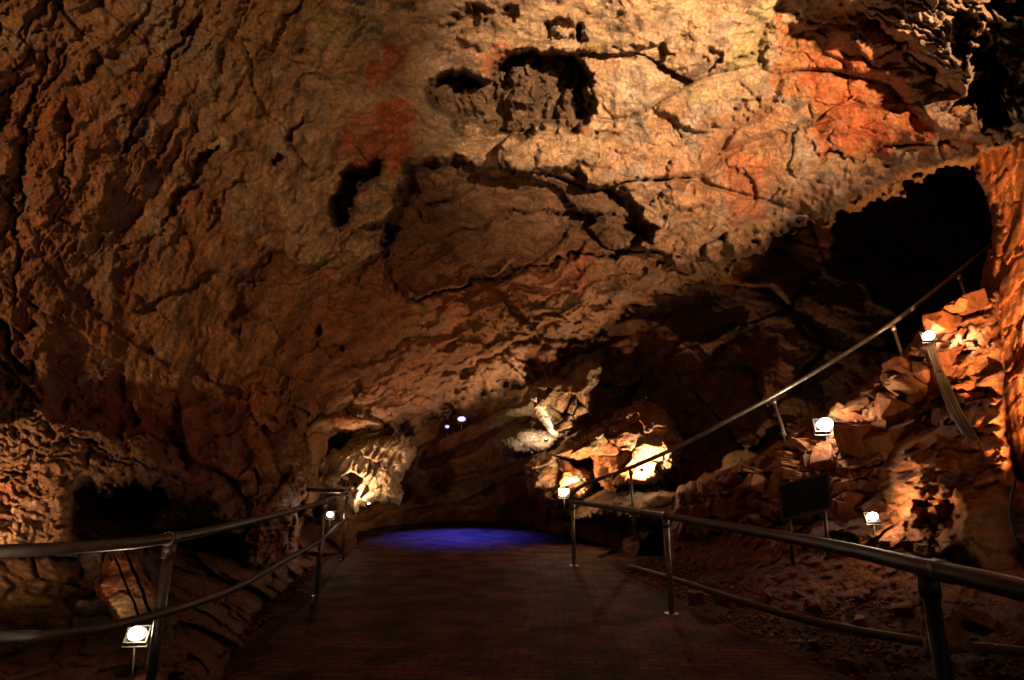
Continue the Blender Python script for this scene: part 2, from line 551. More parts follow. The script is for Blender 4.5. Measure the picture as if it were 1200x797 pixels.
    dA = dA + kA * (.22 * perlin(U / 9, V / 16, 5.) + .12 * perlin(U / 4, V / 6, 5.))
    d = d + dA - kA * (drape * (.85 - fl) + drape2 * (.45 - fl * .6) + drape3 * (.5 - fl * .8))
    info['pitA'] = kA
    kB, dB = pit(PIT_B, .9, 8); d = d + dB * 1.3 + kB * (.3 * perlin(U / 10, V / 10, 15.) + .12 * perlin(U / 4, V / 5, 5.))
    d = d - np.clip(1 - blob(U, V, 430, 218, 12, 26, 35) ** 2, 0, 1) ** .5 * .15
    kC, dC = pit(PIT_C, .42, 16)
    gC = 1 - 2 * np.abs(groove(-68, 30, 7, 12.))
    d = d + dC + kC * gC * -.10
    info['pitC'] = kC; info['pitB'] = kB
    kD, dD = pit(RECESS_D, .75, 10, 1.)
    d = d + dD * (.75 + .5 * sstep(V + .2 * (U - 600), 200, 340)); info['recD'] = kD
    for (cu, cv, ru, rv, an, dep) in [(542, 24, 24, 14, -20, .45), (566, 12, 14, 9, 0, .3), (596, 18, 12, 9, 0, .3), (655, 30, 20, 11, 10, .4), (676, 34, 9, 10, 0, .35),
                                      (742, 268, 9, 11, 0, .45), (400, 408, 13, 8, 20, .35), (520, 205, 26, 12, 10, .3), (548, 212, 10, 22, 20, .3),
                                      (436, 318, 12, 26, 20, .35), (458, 275, 5, 26, 8, .5), (716, 232, 10, 12, 0, .25), (760, 60, 26, 9, 20, .28),
                                      (735, 66, 12, 10, 0, .3), (825, 72, 22, 6, -25, .22), (868, 130, 10, 10, 0, .2), (262, 240, 9, 34, 32, .22), (215, 232, 9, 30, 40, .3), (240, 190, 8, 26, 38, .25),
                                      (330, 188, 5, 10, 30, .3), (350, 158, 14, 9, -30, .2), (1130, 44, 14, 34, 12, .9), (1160, 100, 22, 60, -10, 1.4), (1185, 60, 40, 70, 0, 1.2), (880, 66, 20, 5, -15, .2),
                                      (470, 452, 18, 8, -20, .25), (548, 430, 22, 8, -25, .25), (505, 435, 12, 7, 0, .2), (610, 404, 30, 6, -25, .25), (168, 508, 30, 9, 10, -.18)]:
        q = blob(U, V, cu, cv, ru, rv, an, perlin(U / 10, V / 10, cu * .1) * .45)
        d = d + dep * (1 - sstep(q, .55, 1.15))
    # knobs
    for (cu, cv, r, h) in [(864, 284, 16, .5), (838, 296, 13, .3), (800, 232, 20, .3), (776, 262, 22, .4), (768, 286, 15, .25), (790, 205, 14, .2), (740, 215, 15, .2), (660, 30, 16, .3),
                           (690, 36, 12, .2), (556, 44, 14, .2), (620, 184, 30, .28), (655, 186, 26, .25), (590, 190, 16, .2), (460, 205, 22, .35), (474, 222, 16, .3), (1150, 30, 14, .2)]:
        q = blob(U, V, cu, cv, r, r * .95, 0, perlin(U / 12, V / 12, cu * .1) * .12)
        d = d - 1.35 * h * np.sqrt(np.clip(1 - q * q, 0, 1))
        if cu > 763:
            d = d - .012 * np.sin(np.clip(q, 0, 1) * 16) * (q < 1)
    # ledges: the far side of each line drops back by a step
    def ledge(pts, step, width, crack=.12, side=1, cw=3.):
        dist, s, t = linesd(U, V, pts, 60)
        dist2 = dist + wob * .25
        fade = np.clip(np.minimum(t, 1 - t) * 6, 0, 1)
        a = np.where(s * side > 0, step * np.exp(-np.clip(dist, 0, 99) / width), 0)
        return fade * (a + crack * np.clip(1 - np.abs(dist2) / cw, 0, 1))
    d = d + ledge([(468, 352), (500, 350), (540, 332), (580, 322), (620, 312), (680, 300), (720, 292), (760, 290)], 1.0, 26, 1.0, 1, 6.5)
    d = d + ledge([(500, 285), (560, 262), (620, 250), (680, 246), (740, 256)], .35, 16, .25)
    d = d + ledge([(940, 178), (990, 186), (1030, 176), (1090, 170), (1134, 160)], .12, 12, .2)
    d = d + ledge([(60, 40), (46, 90), (30, 150), (24, 220), (20, 300), (18, 380)], .12, 12, .22)
    d = d + ledge([(80, 120), (75, 170), (82, 240)], .08, 10, .15)
    d = d + ledge([(120, 200), (170, 130), (200, 60), (240, 10)], .12, 14, .15)
    d = d + ledge([(-10, 362), (6, 384), (24, 424), (42, 446)], .32, 18, .5)
    d = d + ledge([(58, 512), (90, 518), (110, 522), (150, 540), (190, 545)], .16, 10, .22)
    d = d + ledge([(150, 508), (168, 512), (210, 530), (226, 556)], .25, 16, .2, -1)
    d = d + ledge([(700, 240), (690, 190), (712, 150), (700, 110)], .10, 12, .1)
    d = d + ledge([(946, 120), (950, 180)], .05, 8, .07)
    d = d + ledge([(985, 2), (1020, 24), (1060, 56), (1100, 92), (1130, 116)], .22, 14, .15)
    d = d + ledge([(860, 190), (880, 215), (885, 250)], .15, 16, .12)
    d = d + ledge([(560, 372), (640, 350), (700, 330), (770, 306), (830, 300)], .28, 18, .2)
    d = d + ledge([(440, 470), (500, 445), (560, 425), (620, 395), (700, 350)], .3, 20, .2)
    d = d + ledge([(395, 440), (440, 415), (500, 395), (560, 380)], .22, 16, .15)
    # slanting strata of the top right
    tr = polysd(U, V, [(985, 0), (1005, -60), (1300, -60), (1240, 120), (1130, 112), (1060, 56)], 40)
    kt = sstep(tr, -4, 10)
    d = d - kt * (.18 + .12 * (1 - 2 * np.abs(groove(28, 70, 9, 3.))))
    info['tr'] = kt
    # lower left buttress
    sb = polysd(U, V, BUTT, 60); sb = np.where(sb > -900, sb + wob, sb)
    kb = sstep(sb, -14, 22)
    bs = 1 - 2 * np.abs(perlin(U / 34 + warp * .3, (V - .15 * U) / 9., 6.))
    d = d - kb * (.42 + .08 * bs + .05 * (1 - 2 * np.abs(perlin(U / 13, V / 6., 2.))))
    info['butt'] = kb; info['wl'] = wl; info['patch'] = patch; info['wob'] = wob; info['rd'] = rd
    info['warp'] = warp
    return d.astype(F), info


def main_tint(U, V, P, i):
    U = U + i['ra']; V = V + i['rb']
    n = fbm(P, .7, 4, .55, 60.); m = fbm(P, 2.1, 4, .6, 71.); f = fbm(P, 6., 3, .6, 77.)
    st0 = perlin((U * .94 - V * .34) / 90, (U * .34 + V * .94) / 9., 15.) + .5 * n
    c = np.broadcast_to(TAN, U.shape + (3,)).copy()
    c = mix(c, GOLD, i['crust'] * .85)
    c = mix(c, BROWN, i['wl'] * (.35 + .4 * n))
    c = mix(c, GREY, sstep(m + .4 * n, .05, .7) * .8)
    c = mix(c, GREY * .9, sstep(st0, .1, .7) * .5)
    c = mix(c, ORANGE, sstep(n - .3 * m, .15, .75) * .45 * (1 - i['crust'] * .5))
    c = mix(c, CREAM, sstep(f + m, .5, 1.2) * .35)
    c = mix(c, DARK, sstep(fbm(P, 3.3, 4, .6, 91.), .42, .8) * .7)
    c = mix(c, np.array((.28, .27, .10), F), sstep(fbm(P, 1.3, 3, .6, 97.), .35, .8) * .5 * (V < 120))
    wob = i['wob']

    def patch(poly, colr, w, soft=7, rag=1.):
        nonlocal c
        s = polysd(U, V, poly, 40); s = np.where(s > -900, s + (wob + m * 9 + f * 7 + i['rd'] * 2.5) * rag, s); soft = soft * .6
        c = mix(c, colr, sstep(s, -soft, soft) * w * mott)
    st_ = perlin((U * .94 - V * .34) / 46, (U * .34 + V * .94) / 7.5, 5.) + .6 * perlin((U * .94 - V * .34) / 20, (U * .34 + V * .94) / 3., 8.)
    mott = .50 + .50 * sstep(m * .5 + st_, -.45, .35)
    patch(RED_BIG, ORANGE, .95)
    patch([(950, 60), (1040, 60), (1080, 110), (1060, 150), (960, 178), (950, 120)], RED, .8, 14)
    patch([(1020, 150), (1070, 135), (1100, 150), (1095, 175), (1030, 180)], RED, .85, 8)
    patch([(1070, 70), (1100, 90), (1126, 150), (1100, 170), (1080, 130)], GREY * 1.25, .7, 10)
    patch([(925, 140), (948, 120), (950, 176), (930, 190)], GREY, .8, 5)
    patch([(830, 138), (920, 128), (930, 200), (880, 250), (830, 200)], ORANGE * .7, .5, 16)
    patch([(450, 45), (486, 58), (470, 80), (432, 98), (428, 90), (448, 66)], RED * .8 + RUST * .3, .95, 4, .4)
    patch([(410, 140), (440, 132), (474, 105), (482, 130), (480, 170), (466, 196), (440, 190), (402, 198), (405, 165)], RED * .75 + RUST * .4, .9, 7, .6)
    patch([(575, 222), (592, 224), (588, 250), (578, 280), (568, 280)], RED, .8, 5, .5)
    patch([(620, 214), (655, 222), (640, 228), (618, 222)], RED * 1.2, .8, 4, .3)
    patch([(556, 60), (590, 50), (600, 66), (574, 88), (562, 80)], RED * 1.2, .7, 4, .4)
    patch([(668, 146), (690, 150), (688, 158), (668, 154)], RED * 1.3, .8, 3, .3)
    patch([(500, 350), (560, 330), (640, 300), (690, 290), (690, 330), (600, 360), (520, 385)], RED, .6, 14)
    patch([(90, 462), (160, 456), (250, 470), (320, 455), (340, 500), (300, 560), (200, 540), (120, 500), (60, 490)], RED, .75, 24)
    patch([(330, 400), (390, 330), (440, 310), (470, 360), (450, 420), (380, 480), (340, 470)], RUST, .65, 20)
    patch([(-20, 540), (60, 590), (90, 640), (-20, 640)], ORANGE, .5, 14)
    patch([(20, 560), (0, 585), (50, 600), (90, 630), (40, 610), (-10, 596)], RED, .5, 8)
    patch([(0, 120), (60, 60), (130, 200), (60, 330), (0, 300)], RUST, .5, 30)
    patch([(860, 180), (900, 190), (886, 260), (860, 265)], RED, .5, 12)
    patch([(770, 195), (830, 195), (850, 240), (800, 260)], RUST, .5, 14)
    patch([(985, 2), (1020, 24), (1060, 50), (1030, 56), (990, 20)], RED * 1.3, .8, 5, .6)
    patch([(1060, 50), (1135, 105), (1130, 125), (1090, 90)], ORANGE, .8, 6)
    patch([(400, 385), (560, 380), (620, 360), (560, 420), (430, 470), (395, 440)], RUST, .5, 24)
    patch([(100, 560), (130, 520), (210, 540), (190, 590), (80, 600)], CREAM, .45, 14)
    patch([(0, 420), (60, 440), (90, 480), (40, 500), (0, 480)], CREAM, .45, 12)
    patch([(5, 590), (60, 590), (90, 640), (0, 640)], CREAM, .6, 12)
    c = mix(c, GOLD * .9, i['tr'] * .5)
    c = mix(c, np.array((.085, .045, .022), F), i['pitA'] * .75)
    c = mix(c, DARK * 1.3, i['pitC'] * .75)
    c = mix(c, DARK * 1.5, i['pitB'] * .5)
    c = mix(c, BROWN * .62, i['recD'] * .9)  # shade of the recessed panel painted into its colour
    c = mix(c, RUST * .75, (1 - i['crust']) * sstep(V, 240, 330) * .45)
    return np.clip(c, .01, .7)


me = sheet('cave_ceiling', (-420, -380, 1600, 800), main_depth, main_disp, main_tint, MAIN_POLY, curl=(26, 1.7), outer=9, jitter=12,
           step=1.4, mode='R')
ceil = tag(link_mesh('cave_ceiling', me), 'huge slanting roof and left wall of brown, golden and red cave rock', kind='structure')

# =============================================================== FAR WALL / DARK RECESS
far_depth = tps([(330, 620, 15), (330, 480, 15), (450, 600, 17), (470, 500, 17.5), (560, 480, 19), (600, 600, 18.5), (600, 520, 17), (650, 440, 16),
                 (640, 560, 15), (700, 600, 13), (720, 480, 14.5), (800, 580, 12.5), (800, 400, 14), (850, 330, 14), (850, 250, 15), (1000, 400, 12.5), (1000, 250, 15), (1150, 180, 17),
                 (1150, 300, 15), (1000, 550, 10.5), (1150, 450, 10), (1300, 300, 12), (1500, 200, 12), (1500, 600, 8), (900, 100, 16), (1200, 0, 15), (700, 700, 12), (400, 700, 14)])


def far_disp(U, V, P, sd):
    warp = fbm(P, .4, 3, .5, 15.)
    wr = sstep(U, 690, 760)
    fa, e, r = facets(P * np.array((1, 1, 1.25), F), .42, .45, .35, 2., .6, .09)
    fb, e2, r2 = facets(P, 1.25, .12, .2, 6., .15, .07)
    d = wr * (fa + .7 * fb)
    # bedded slabs that dip to the left
    b = (V + .42 * (U - 450)) / 26. + warp * .6
    saw = b - np.floor(b)
    d = d + (1 - wr) * (.5 * (sstep(saw, .0, .8) - sstep(saw, .88, 1.)) + .45 * fb)
    d = d + fbm(P, .5, 3, .5, 3.) * .4 - ridged(P, 1.1, 4, .55, 4.) * .09 + fbm(P, 5, 3, .6, 9.) * .04

    def ledge(pts, step, width, crack, side=1):
        dist, s, t = linesd(U, V, pts, 60)
        fade = np.clip(np.minimum(t, 1 - t) * 8, 0, 1)
        return fade * (np.where(s * side > 0, step * np.exp(-dist / width), 0) + crack * np.clip(1 - dist / 2.6, 0, 1))
    d = d + ledge([(470, 600), (540, 590), (600, 560), (640, 545)], .5, 18, .5)
    d = d + ledge([(490, 545), (540, 525), (590, 500), (620, 486)], .9, 16, .7)
    d = d + ledge([(500, 575), (560, 560), (620, 538)], .3, 10, .3)
    # hollow that holds the blue lamps
    q = blob(U, V, 535, 488, 40, 16, -22)
    d = d + 1.2 * (1 - sstep(q, .5, 1.1))
    # cream ledge right of it
    q = blob(U, V, 612, 480, 42, 14, -28, perlin(U / 9, V / 9, 2.) * .4)
    d = d - .5 * (1 - sstep(q, .6, 1.1))
    return d.astype(F), {'r': r, 'wr': wr, 'q': q}


def far_tint(U, V, P, i):
    n = fbm(P, .5, 4, .55, 160.); m = fbm(P, 1.7, 4, .6, 171.)
    c = np.broadcast_to(BROWN, U.shape + (3,)).copy()
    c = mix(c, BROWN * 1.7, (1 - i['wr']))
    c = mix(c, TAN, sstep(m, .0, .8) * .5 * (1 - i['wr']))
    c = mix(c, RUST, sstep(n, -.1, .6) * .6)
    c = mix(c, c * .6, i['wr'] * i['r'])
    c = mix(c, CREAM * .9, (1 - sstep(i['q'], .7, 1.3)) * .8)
    s = polysd(U, V, [(590, 560), (660, 545), (700, 560), (690, 600), (590, 600)], 30)
    c = mix(c, RUST * 1.2, sstep(s, -8, 8) * .6)
    return np.clip(c, .01, .7)


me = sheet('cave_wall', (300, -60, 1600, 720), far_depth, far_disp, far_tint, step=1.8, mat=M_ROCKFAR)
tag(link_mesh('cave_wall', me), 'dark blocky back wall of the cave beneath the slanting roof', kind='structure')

# =============================================================== LOW LEFT WALL
low_depth = tps([(-400, 640, 3.4), (0, 640, 5.0), (90, 600, 7.6), (180, 585, 9.6), (260, 600, 10.6), (370, 600, 13.0), (400, 700, 10), (0, 720, 4.6), (120, 720, 5.0),
                 (200, 700, 5.8), (300, 700, 7.4), (100, 850, 3.6), (350, 850, 5.), (-400, 850, 2.8)])


def low_disp(U, V, P, sd):
    fa, e, r = facets(P * np.array((1, 1, 1.3), F), .9, .22, .3, 12., .3, .08)
    fb, e2, r2 = facets(P, 2.6, .05, .2, 16., .08, .07)
    d = fa + fb + fbm(P, .5, 3, .5, 8.) * .3 - ridged(P, 2., 3, .5, 5.) * .04 + fbm(P, 8, 2, .6, 9.) * .02
    # overhanging ledge at the far left, with a lit lip below it
    s = polysd(U, V, [(-400, 640), (104, 650), (100, 672), (78, 690), (40, 694), (-400, 686)], 40)
    d = d - .55 * sstep(s + perlin(U / 14, V / 10, 2.) * 6, -4, 10)
    s = polysd(U, V, [(-400, 686), (40, 692), (78, 702), (60, 712), (20, 714), (-400, 700)], 30)
    d = d - .28 * sstep(s, -3, 6)
    return d.astype(F), {'r': r}


def low_tint(U, V, P, i):
    n = fbm(P, .8, 4, .55, 260.)
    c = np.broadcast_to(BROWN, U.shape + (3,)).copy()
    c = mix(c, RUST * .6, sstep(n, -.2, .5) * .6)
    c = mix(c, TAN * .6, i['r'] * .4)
    return np.clip(c, .01, .6)


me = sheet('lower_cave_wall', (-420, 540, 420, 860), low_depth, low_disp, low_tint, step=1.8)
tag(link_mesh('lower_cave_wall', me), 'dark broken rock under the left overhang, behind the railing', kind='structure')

# =============================================================== RUBBLE SLOPE, right
slope_depth = tps([(775, 640, 9.4), (795, 575, 9.3), (870, 550, 8.9), (960, 490, 8.4), (1040, 440, 8.1), (1080, 390, 7.9), (1150, 345, 7.5), (1300, 290, 7.0),
                   (1200, 500, 5.9), (1110, 500, 6.7), (1000, 560, 7.3), (900, 600, 7.8), (1000, 640, 6.3), (1100, 640, 5.6), (1200, 680, 4.8),
                   (1300, 700, 4.2), (900, 680, 6.7), (820, 690, 8.0), (1000, 740, 5.4), (850, 770, 5.4), (1350, 500, 4.8), (1600, 500, 3.9), (1600, 750, 3.4), (1200, 800, 4.3)])
SLOPE_POLY = [(770, 800), (782, 640), (792, 600), (800, 574), (830, 560), (868, 552), (905, 530), (935, 506), (965, 486), (1000, 466), (1036, 442),
              (1058, 420), (1076, 396), (1100, 372), (1130, 354), (1168, 340), (1174, 430), (1176, 510), (1190, 560), (1230, 590), (1700, 620), (1700, 900), (770, 900)]


def slope_disp(U, V, P, sd):
    # packed stones on the upper part, trodden gravel at the foot
    foot = sstep(V - .10 * (U - 900), 612, 650)
    fa, e, r = facets(P * np.array((1, 1, 1.5), F), 2.1, .14, .35, 22., .22, .12)
    cliff = polysd(U, V, [(1040, 520), (1080, 500), (1120, 490), (1170, 470), (1230, 450), (1230, 640), (1130, 660), (1080, 620), (1040, 590)], 50)
    kc = sstep(cliff + perlin(U / 20, V / 20, 1.) * 10, -10, 20)
    d = fa * (1 - foot) * (1 - kc * .8)
    fb, e2, r2 = facets(P, 6., .03, .15, 26.)
    d = d + fb * (1 - .3 * foot) + foot * (voronoi(P, 9., 4.)[0] * .05) + fbm(P, .7, 3, .5, 8.) * .15 * (1 - foot) + fbm(P, 7, 3, .6, 9.) * .025
    d = d - kc * (.25 + .15 * ridged(P * np.array((1, 1, .6), F), 1.2, 3, .5, 6.))
    # round overhang lit by the low lamp
    q = blob(U, V, 1082, 548, 44, 40, 20, perlin(U / 16, V / 16, 5.) * .15)
    d = d - .4 * np.sqrt(np.clip(1 - q * q, 0, 1))
    q = blob(U, V, 1100, 600, 30, 32, 10, perlin(U / 12, V / 12, 5.) * .3)
    d = d + .5 * (1 - sstep(q, .4, 1.1))
    # hollow at the right edge
    s = polysd(U, V, [(1165, 600), (1180, 550), (1215, 500), (1400, 500), (1400, 690), (1190, 668), (1168, 640)], 50)
    d = d + 1.0 * sstep(s + perlin(U / 16, V / 16, 9.) * 9, -8, 22)
    return d.astype(F), {'r': r, 'foot': foot, 'kc': kc, 'e': e}


def slope_tint(U, V, P, i):
    n = fbm(P, 1.1, 4, .55, 360.)
    c = np.broadcast_to(RUST, U.shape + (3,)).copy()
    c = mix(c, ORANGE, i['kc'] * .7)
    c = mix(c, TAN, i['r'] * .45 * (1 - i['foot']))
    c = mix(c, BROWN * .6, sstep(n, 0, .6) * .5)
    c = mix(c, RUST * .55, i['foot'] * .7)
    c = mix(c, DARK, np.clip(1 - i['e'] / .1, 0, 1) * .6 * (1 - i['foot']) * (1 - i['kc']))
    return np.clip(c, .01, .6)


me = sheet('rubble_slope', (740, 220, 1600, 860), slope_depth, slope_disp, slope_tint, SLOPE_POLY, curl=(10, .5), outer=6, jitter=4, step=1.5)
tag(link_mesh('rubble_slope', me), 'orange earth and broken stone bank rising beside the stair', kind='structure')

# =============================================================== single outcrops
def outcrop(name, poly, ypts, label, cat, tint=(CREAM, TAN), bulge=.5, w=26, fac=(1.6, .10, .35, .12), extra=None, step=1.1, mat=None, jitter=4, group=None, outer=6):
    f = tps(ypts)
    us = [p[0] for p in poly]; vs = [p[1] for p in poly]
    box = (min(us) - 14, min(vs) - 14, max(us) + 14, max(vs) + 14)

    def disp(U, V, P, sd):
        fa, e, r = facets(P * np.array((1, 1, 1.3), F), fac[0], fac[1], fac[2], 31. + poly[0][0] * .01, fac[3], .08)
        d = fa + fbm(P, 1.2, 3, .5, 4.) * .1 - ridged(P, 2.5, 3, .5, 8.) * .03 + fbm(P, 8, 3, .6, 9.) * .02
        if extra is not None:
            d = d + extra(U, V, P)
        return d.astype(F), {'r': r, 'e': e}

    def tf(U, V, P, i):
        n = fbm(P, 1.2, 4, .55, 460.)
        c = np.broadcast_to(tint[0], U.shape + (3,)).copy()
        c = mix(c, tint[1], sstep(n, -.3, .5))
        c = mix(c, RUST, sstep(fbm(P, 2., 3, .6, 44.), .2, .8) * .5)
        c = mix(c, GREY, i['r'] * .25)
        return np.clip(c, .01, .65)
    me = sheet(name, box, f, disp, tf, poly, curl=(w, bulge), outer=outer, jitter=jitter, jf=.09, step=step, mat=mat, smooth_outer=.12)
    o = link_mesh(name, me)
    # put the origin at the base of the rock
    co = np.empty(len(me.vertices) * 3, F); me.vertices.foreach_get('co', co); co = co.reshape(-1, 3)
    base = np.array((co[:, 0].mean(), co[:, 1].mean(), co[:, 2].min()), F)
    me.vertices.foreach_set('co', (co - base).ravel()); me.update()
    o.location = base.tolist()
    return tag(o, label, cat, group)


def pil_extra(U, V, P):
    g = 1 - 2 * np.abs(perlin((U - .15 * V) / 12, (V + .9 * U) / 60, 3.))
    q = perlin(U / 30, V / 70, 4.)
    return -.10 * g + .14 * q


outcrop('rock_pillar', [(1124, 104), (1140, 98), (1158, 106), (1176, 122), (1192, 150), (1230, 180), (1300, 200), (1420, 200), (1420, 640), (1250, 600), (1200, 566), (1176, 530), (1168, 490),
                        (1160, 440), (1156, 400), (1155, 350), (1157, 318), (1168, 282), (1168, 246), (1152, 212), (1132, 172)],
        [(1124, 104, 8.6), (1180, 120, 7.3), (1150, 220, 8.3), (1210, 220, 6.7), (1156, 350, 8.1), (1200, 350, 6.7), (1250, 350, 6.1), (1160, 480, 7.3), (1210, 480, 6.1),
         (1180, 560, 6.3), (1250, 550, 5.5), (1420, 300, 5.4), (1420, 600, 4.8)],
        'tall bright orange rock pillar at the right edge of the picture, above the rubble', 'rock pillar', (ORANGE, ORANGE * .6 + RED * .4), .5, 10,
        (1.1, .07, .2, .08), pil_extra, 1.3)


def niche_extra(U, V, P):
    q = blob(U, V, 408, 563, 17, 10, -8, perlin(U / 6, V / 6, 2.) * .3)
    d = 1.0 * (1 - sstep(q, .6, 1.1))
    q = blob(U, V, 441, 560, 11, 20, 10)
    d = d - .25 * np.clip(1 - q * q, 0, 1)
    x = U + .55 * V + 5 * perlin(U / 14, V / 14, 9.)
    return d - .22 * (1 - 2 * np.abs(perlin(x / 11, V / 44, 3.))) + .30 * fbm(P, .9, 3, .55, 6.) - .12 * ridged(P, 2.2, 3, .5, 7.)


outcrop('rock_outcrop', [(372, 540), (384, 534), (400, 530), (422, 520), (448, 514), (470, 516), (482, 528), (474, 548), (462, 564), (466, 584), (440, 582), (420, 590), (398, 606), (376, 610), (366, 590), (368, 560)],
        [(372, 540, 12.2), (470, 520, 14.0), (440, 580, 13.4), (380, 605, 12.2), (410, 560, 12.8), (460, 560, 14.)],
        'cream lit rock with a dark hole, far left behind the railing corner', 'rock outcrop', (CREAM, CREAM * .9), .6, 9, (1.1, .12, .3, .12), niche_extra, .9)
outcrop('rock_outcrop', [(350, 520), (362, 498), (378, 488), (396, 484), (430, 488), (446, 497), (420, 499), (392, 502), (380, 512), (378, 536), (372, 548), (374, 580), (366, 606), (352, 606), (356, 570), (346, 545)],
        [(350, 520, 11.2), (380, 490, 11.6), (440, 496, 13.0), (372, 560, 11.4), (356, 604, 11.2)],
        'brightly lit curled rock edge framing the far left niche', 'rock outcrop', (TAN, ORANGE), .4, 7, (1.4, .08, .3, .1), None, .9, jitter=3)
outcrop('rock_outcrop', [(630, 452), (650, 444), (664, 446), (676, 430), (690, 424), (700, 432), (694, 448), (688, 462), (690, 484), (676, 488), (670, 500), (654, 508), (644, 500), (634, 482), (626, 466)],
        [(630, 452, 13.2), (700, 430, 12.6), (690, 484, 12.4), (650, 505, 13.0)],
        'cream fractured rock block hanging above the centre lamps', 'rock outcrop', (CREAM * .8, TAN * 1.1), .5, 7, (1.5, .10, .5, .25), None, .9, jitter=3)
outcrop('rock_outcrop', [(584, 516), (600, 506), (622, 500), (644, 504), (656, 514), (650, 524), (632, 532), (606, 532), (588, 528)],
        [(584, 516, 14.6), (656, 514, 13.8), (620, 530, 14.)],
        'small rounded grey boulder below the cream fractured block', 'boulder', (GREY, GREY * .8), .7, 14, (1.5, .04, .2, .04), None, .9, jitter=3)
outcrop('rock_outcrop', [(648, 534), (668, 518), (694, 506), (716, 496), (730, 484), (748, 474), (770, 482), (786, 500), (796, 524), (790, 548), (772, 566), (748, 570), (724, 574), (700, 560), (690, 540), (668, 540)],
        [(650, 534, 12.6), (745, 476, 12.2), (795, 524, 11.2), (770, 566, 11.0), (710, 565, 11.6), (720, 520, 12.)],
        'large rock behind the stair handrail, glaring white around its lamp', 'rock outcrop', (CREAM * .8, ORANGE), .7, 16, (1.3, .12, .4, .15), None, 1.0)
outcrop('rock_outcrop', [(620, 548), (630, 536), (648, 532), (668, 540), (688, 552), (694, 566), (682, 584), (660, 592), (640, 588), (622, 572)],
        [(620, 548, 13.0), (690, 560, 12.2), (650, 588, 12.2)],
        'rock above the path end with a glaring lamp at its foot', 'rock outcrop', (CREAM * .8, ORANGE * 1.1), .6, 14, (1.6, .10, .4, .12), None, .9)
outcrop('rock_outcrop', [(648, 596), (668, 580), (700, 574), (740, 572), (772, 570), (800, 580), (800, 612), (760, 606), (720, 604), (680, 610), (652, 606)],
        [(650, 600, 12.6), (790, 580, 10.6), (720, 606, 11.0)],
        'low dark boulder between the path end and the stair foot', 'boulder', (BROWN, DARK * 2), .7, 14, (1.6, .06, .2, .06), None, 1.2)


# split slab in the lower left
def slab_extra(U, V, P):
    x = (U - 112) - .42 * (V - 640)
    d = 0
    for c, w, dp in ((17, 1.6, .5), (32, 2.0, .7), (47, 1.5, .3)):
        d = d + dp * np.clip(1 - np.abs(x - c + perlin(U / 14, V / 14, c) * 2) / w, 0, 1)
    d = d + np.where((x > 47), .12, 0) + np.where((x > 32) & (x <= 47), .05, 0)
    return d


outcrop('rock_slab', [(114, 684), (124, 674), (128, 656), (140, 650), (158, 656), (168, 680), (178, 690), (186, 712), (176, 722), (158, 730), (142, 732), (132, 712), (120, 700)],
        [(114, 684, 4.3), (140, 650, 4.6), (186, 712, 4.25), (142, 732, 3.95)],
        'split block of orange rock with long cracks, lit by the lamp below the left railing', 'rock slab', (ORANGE * 1.1, CREAM * .8), .25, 4, (3., .02, .1, .02), slab_extra, .8, jitter=3)
outcrop('rock_slab', [(96, 650), (112, 640), (150, 636), (172, 650), (184, 672), (190, 700), (208, 730), (200, 770), (160, 780), (120, 770), (80, 740), (84, 700), (104, 690)],
        [(96, 650, 5.0), (172, 650, 5.2), (208, 730, 4.7), (120, 770, 4.4), (90, 720, 4.8)],
        'dark broken rock mass behind the split orange block', 'rock', (BROWN, DARK * 2), .4, 10, (1.8, .16, .4, .3), None, 1.2)

# =============================================================== GROUND AND PATH
def terrain(x, y):
    x = np.asarray(x, F); y = np.asarray(y, F)
    xl = np.interp(y, [0, 3, 5, 8, 12, 20], [-1.8, -1.9, -2.15, -2.6, -3.4, -4.6])
    xr = np.interp(y, [0, 2.4, 4.4, 6.2, 9.0, 10, 20], [1.75, 1.75, 1.85, 1.65, 1.15, 2.6, 3.2])
    left = -np.clip(xl - .15 - x, 0, 3) * .35
    right = np.clip(x - xr - .6, 0, 4) * .26
    z = np.where(x < 0, left, right)
    z = np.maximum(z, -.8)
    return z.astype(F)


xs = np.concatenate([np.arange(-9, -4.5, .12), np.arange(-4.5, 5.5, .035), np.arange(5.5, 10, .12)]).astype(F)
ys = np.concatenate([np.arange(-3, .8, .2), np.arange(.8, 9.5, .035), np.arange(9.5, 24, .10)]).astype(F)
X, Y = np.meshgrid(xs, ys)
Z = terrain(X, Y)
P = np.stack([X, Y, Z], -1).astype(F)
xl = np.interp(Y, [0, 3, 5, 8, 12, 20], [-1.8, -1.9, -2.15, -2.6, -3.4, -4.6]); xr = np.interp(Y, [0, 2.4, 4.4, 6.2, 9.0, 10, 20], [1.75, 1.75, 1.85, 1.65, 1.15, 2.6, 3.2])
off = sstep(np.maximum(xl - X, X - xr), -.05, .25)
vv = voronoi(P, 9., 2.)
Z = Z - .03 + off * (fbm(P, 1.6, 3, .5, 3.) * .07 + (.5 - vv[0]) * .06 + fbm(P, 14, 2, .6, 8.) * .02)
P[..., 2] = Z
me = grid_mesh('ground', P, np.ones(X.shape, bool), None, M_GRAVEL)
tag(link_mesh('ground', me), 'dark reddish gravel floor beside the brick path', kind='structure')


def ground_hit(u, v, z=0.0):
    d = rays(u, v).astype(float)
    t = (z - CAMZ) / d[2]
    return (d[0] * t, d[1] * t)


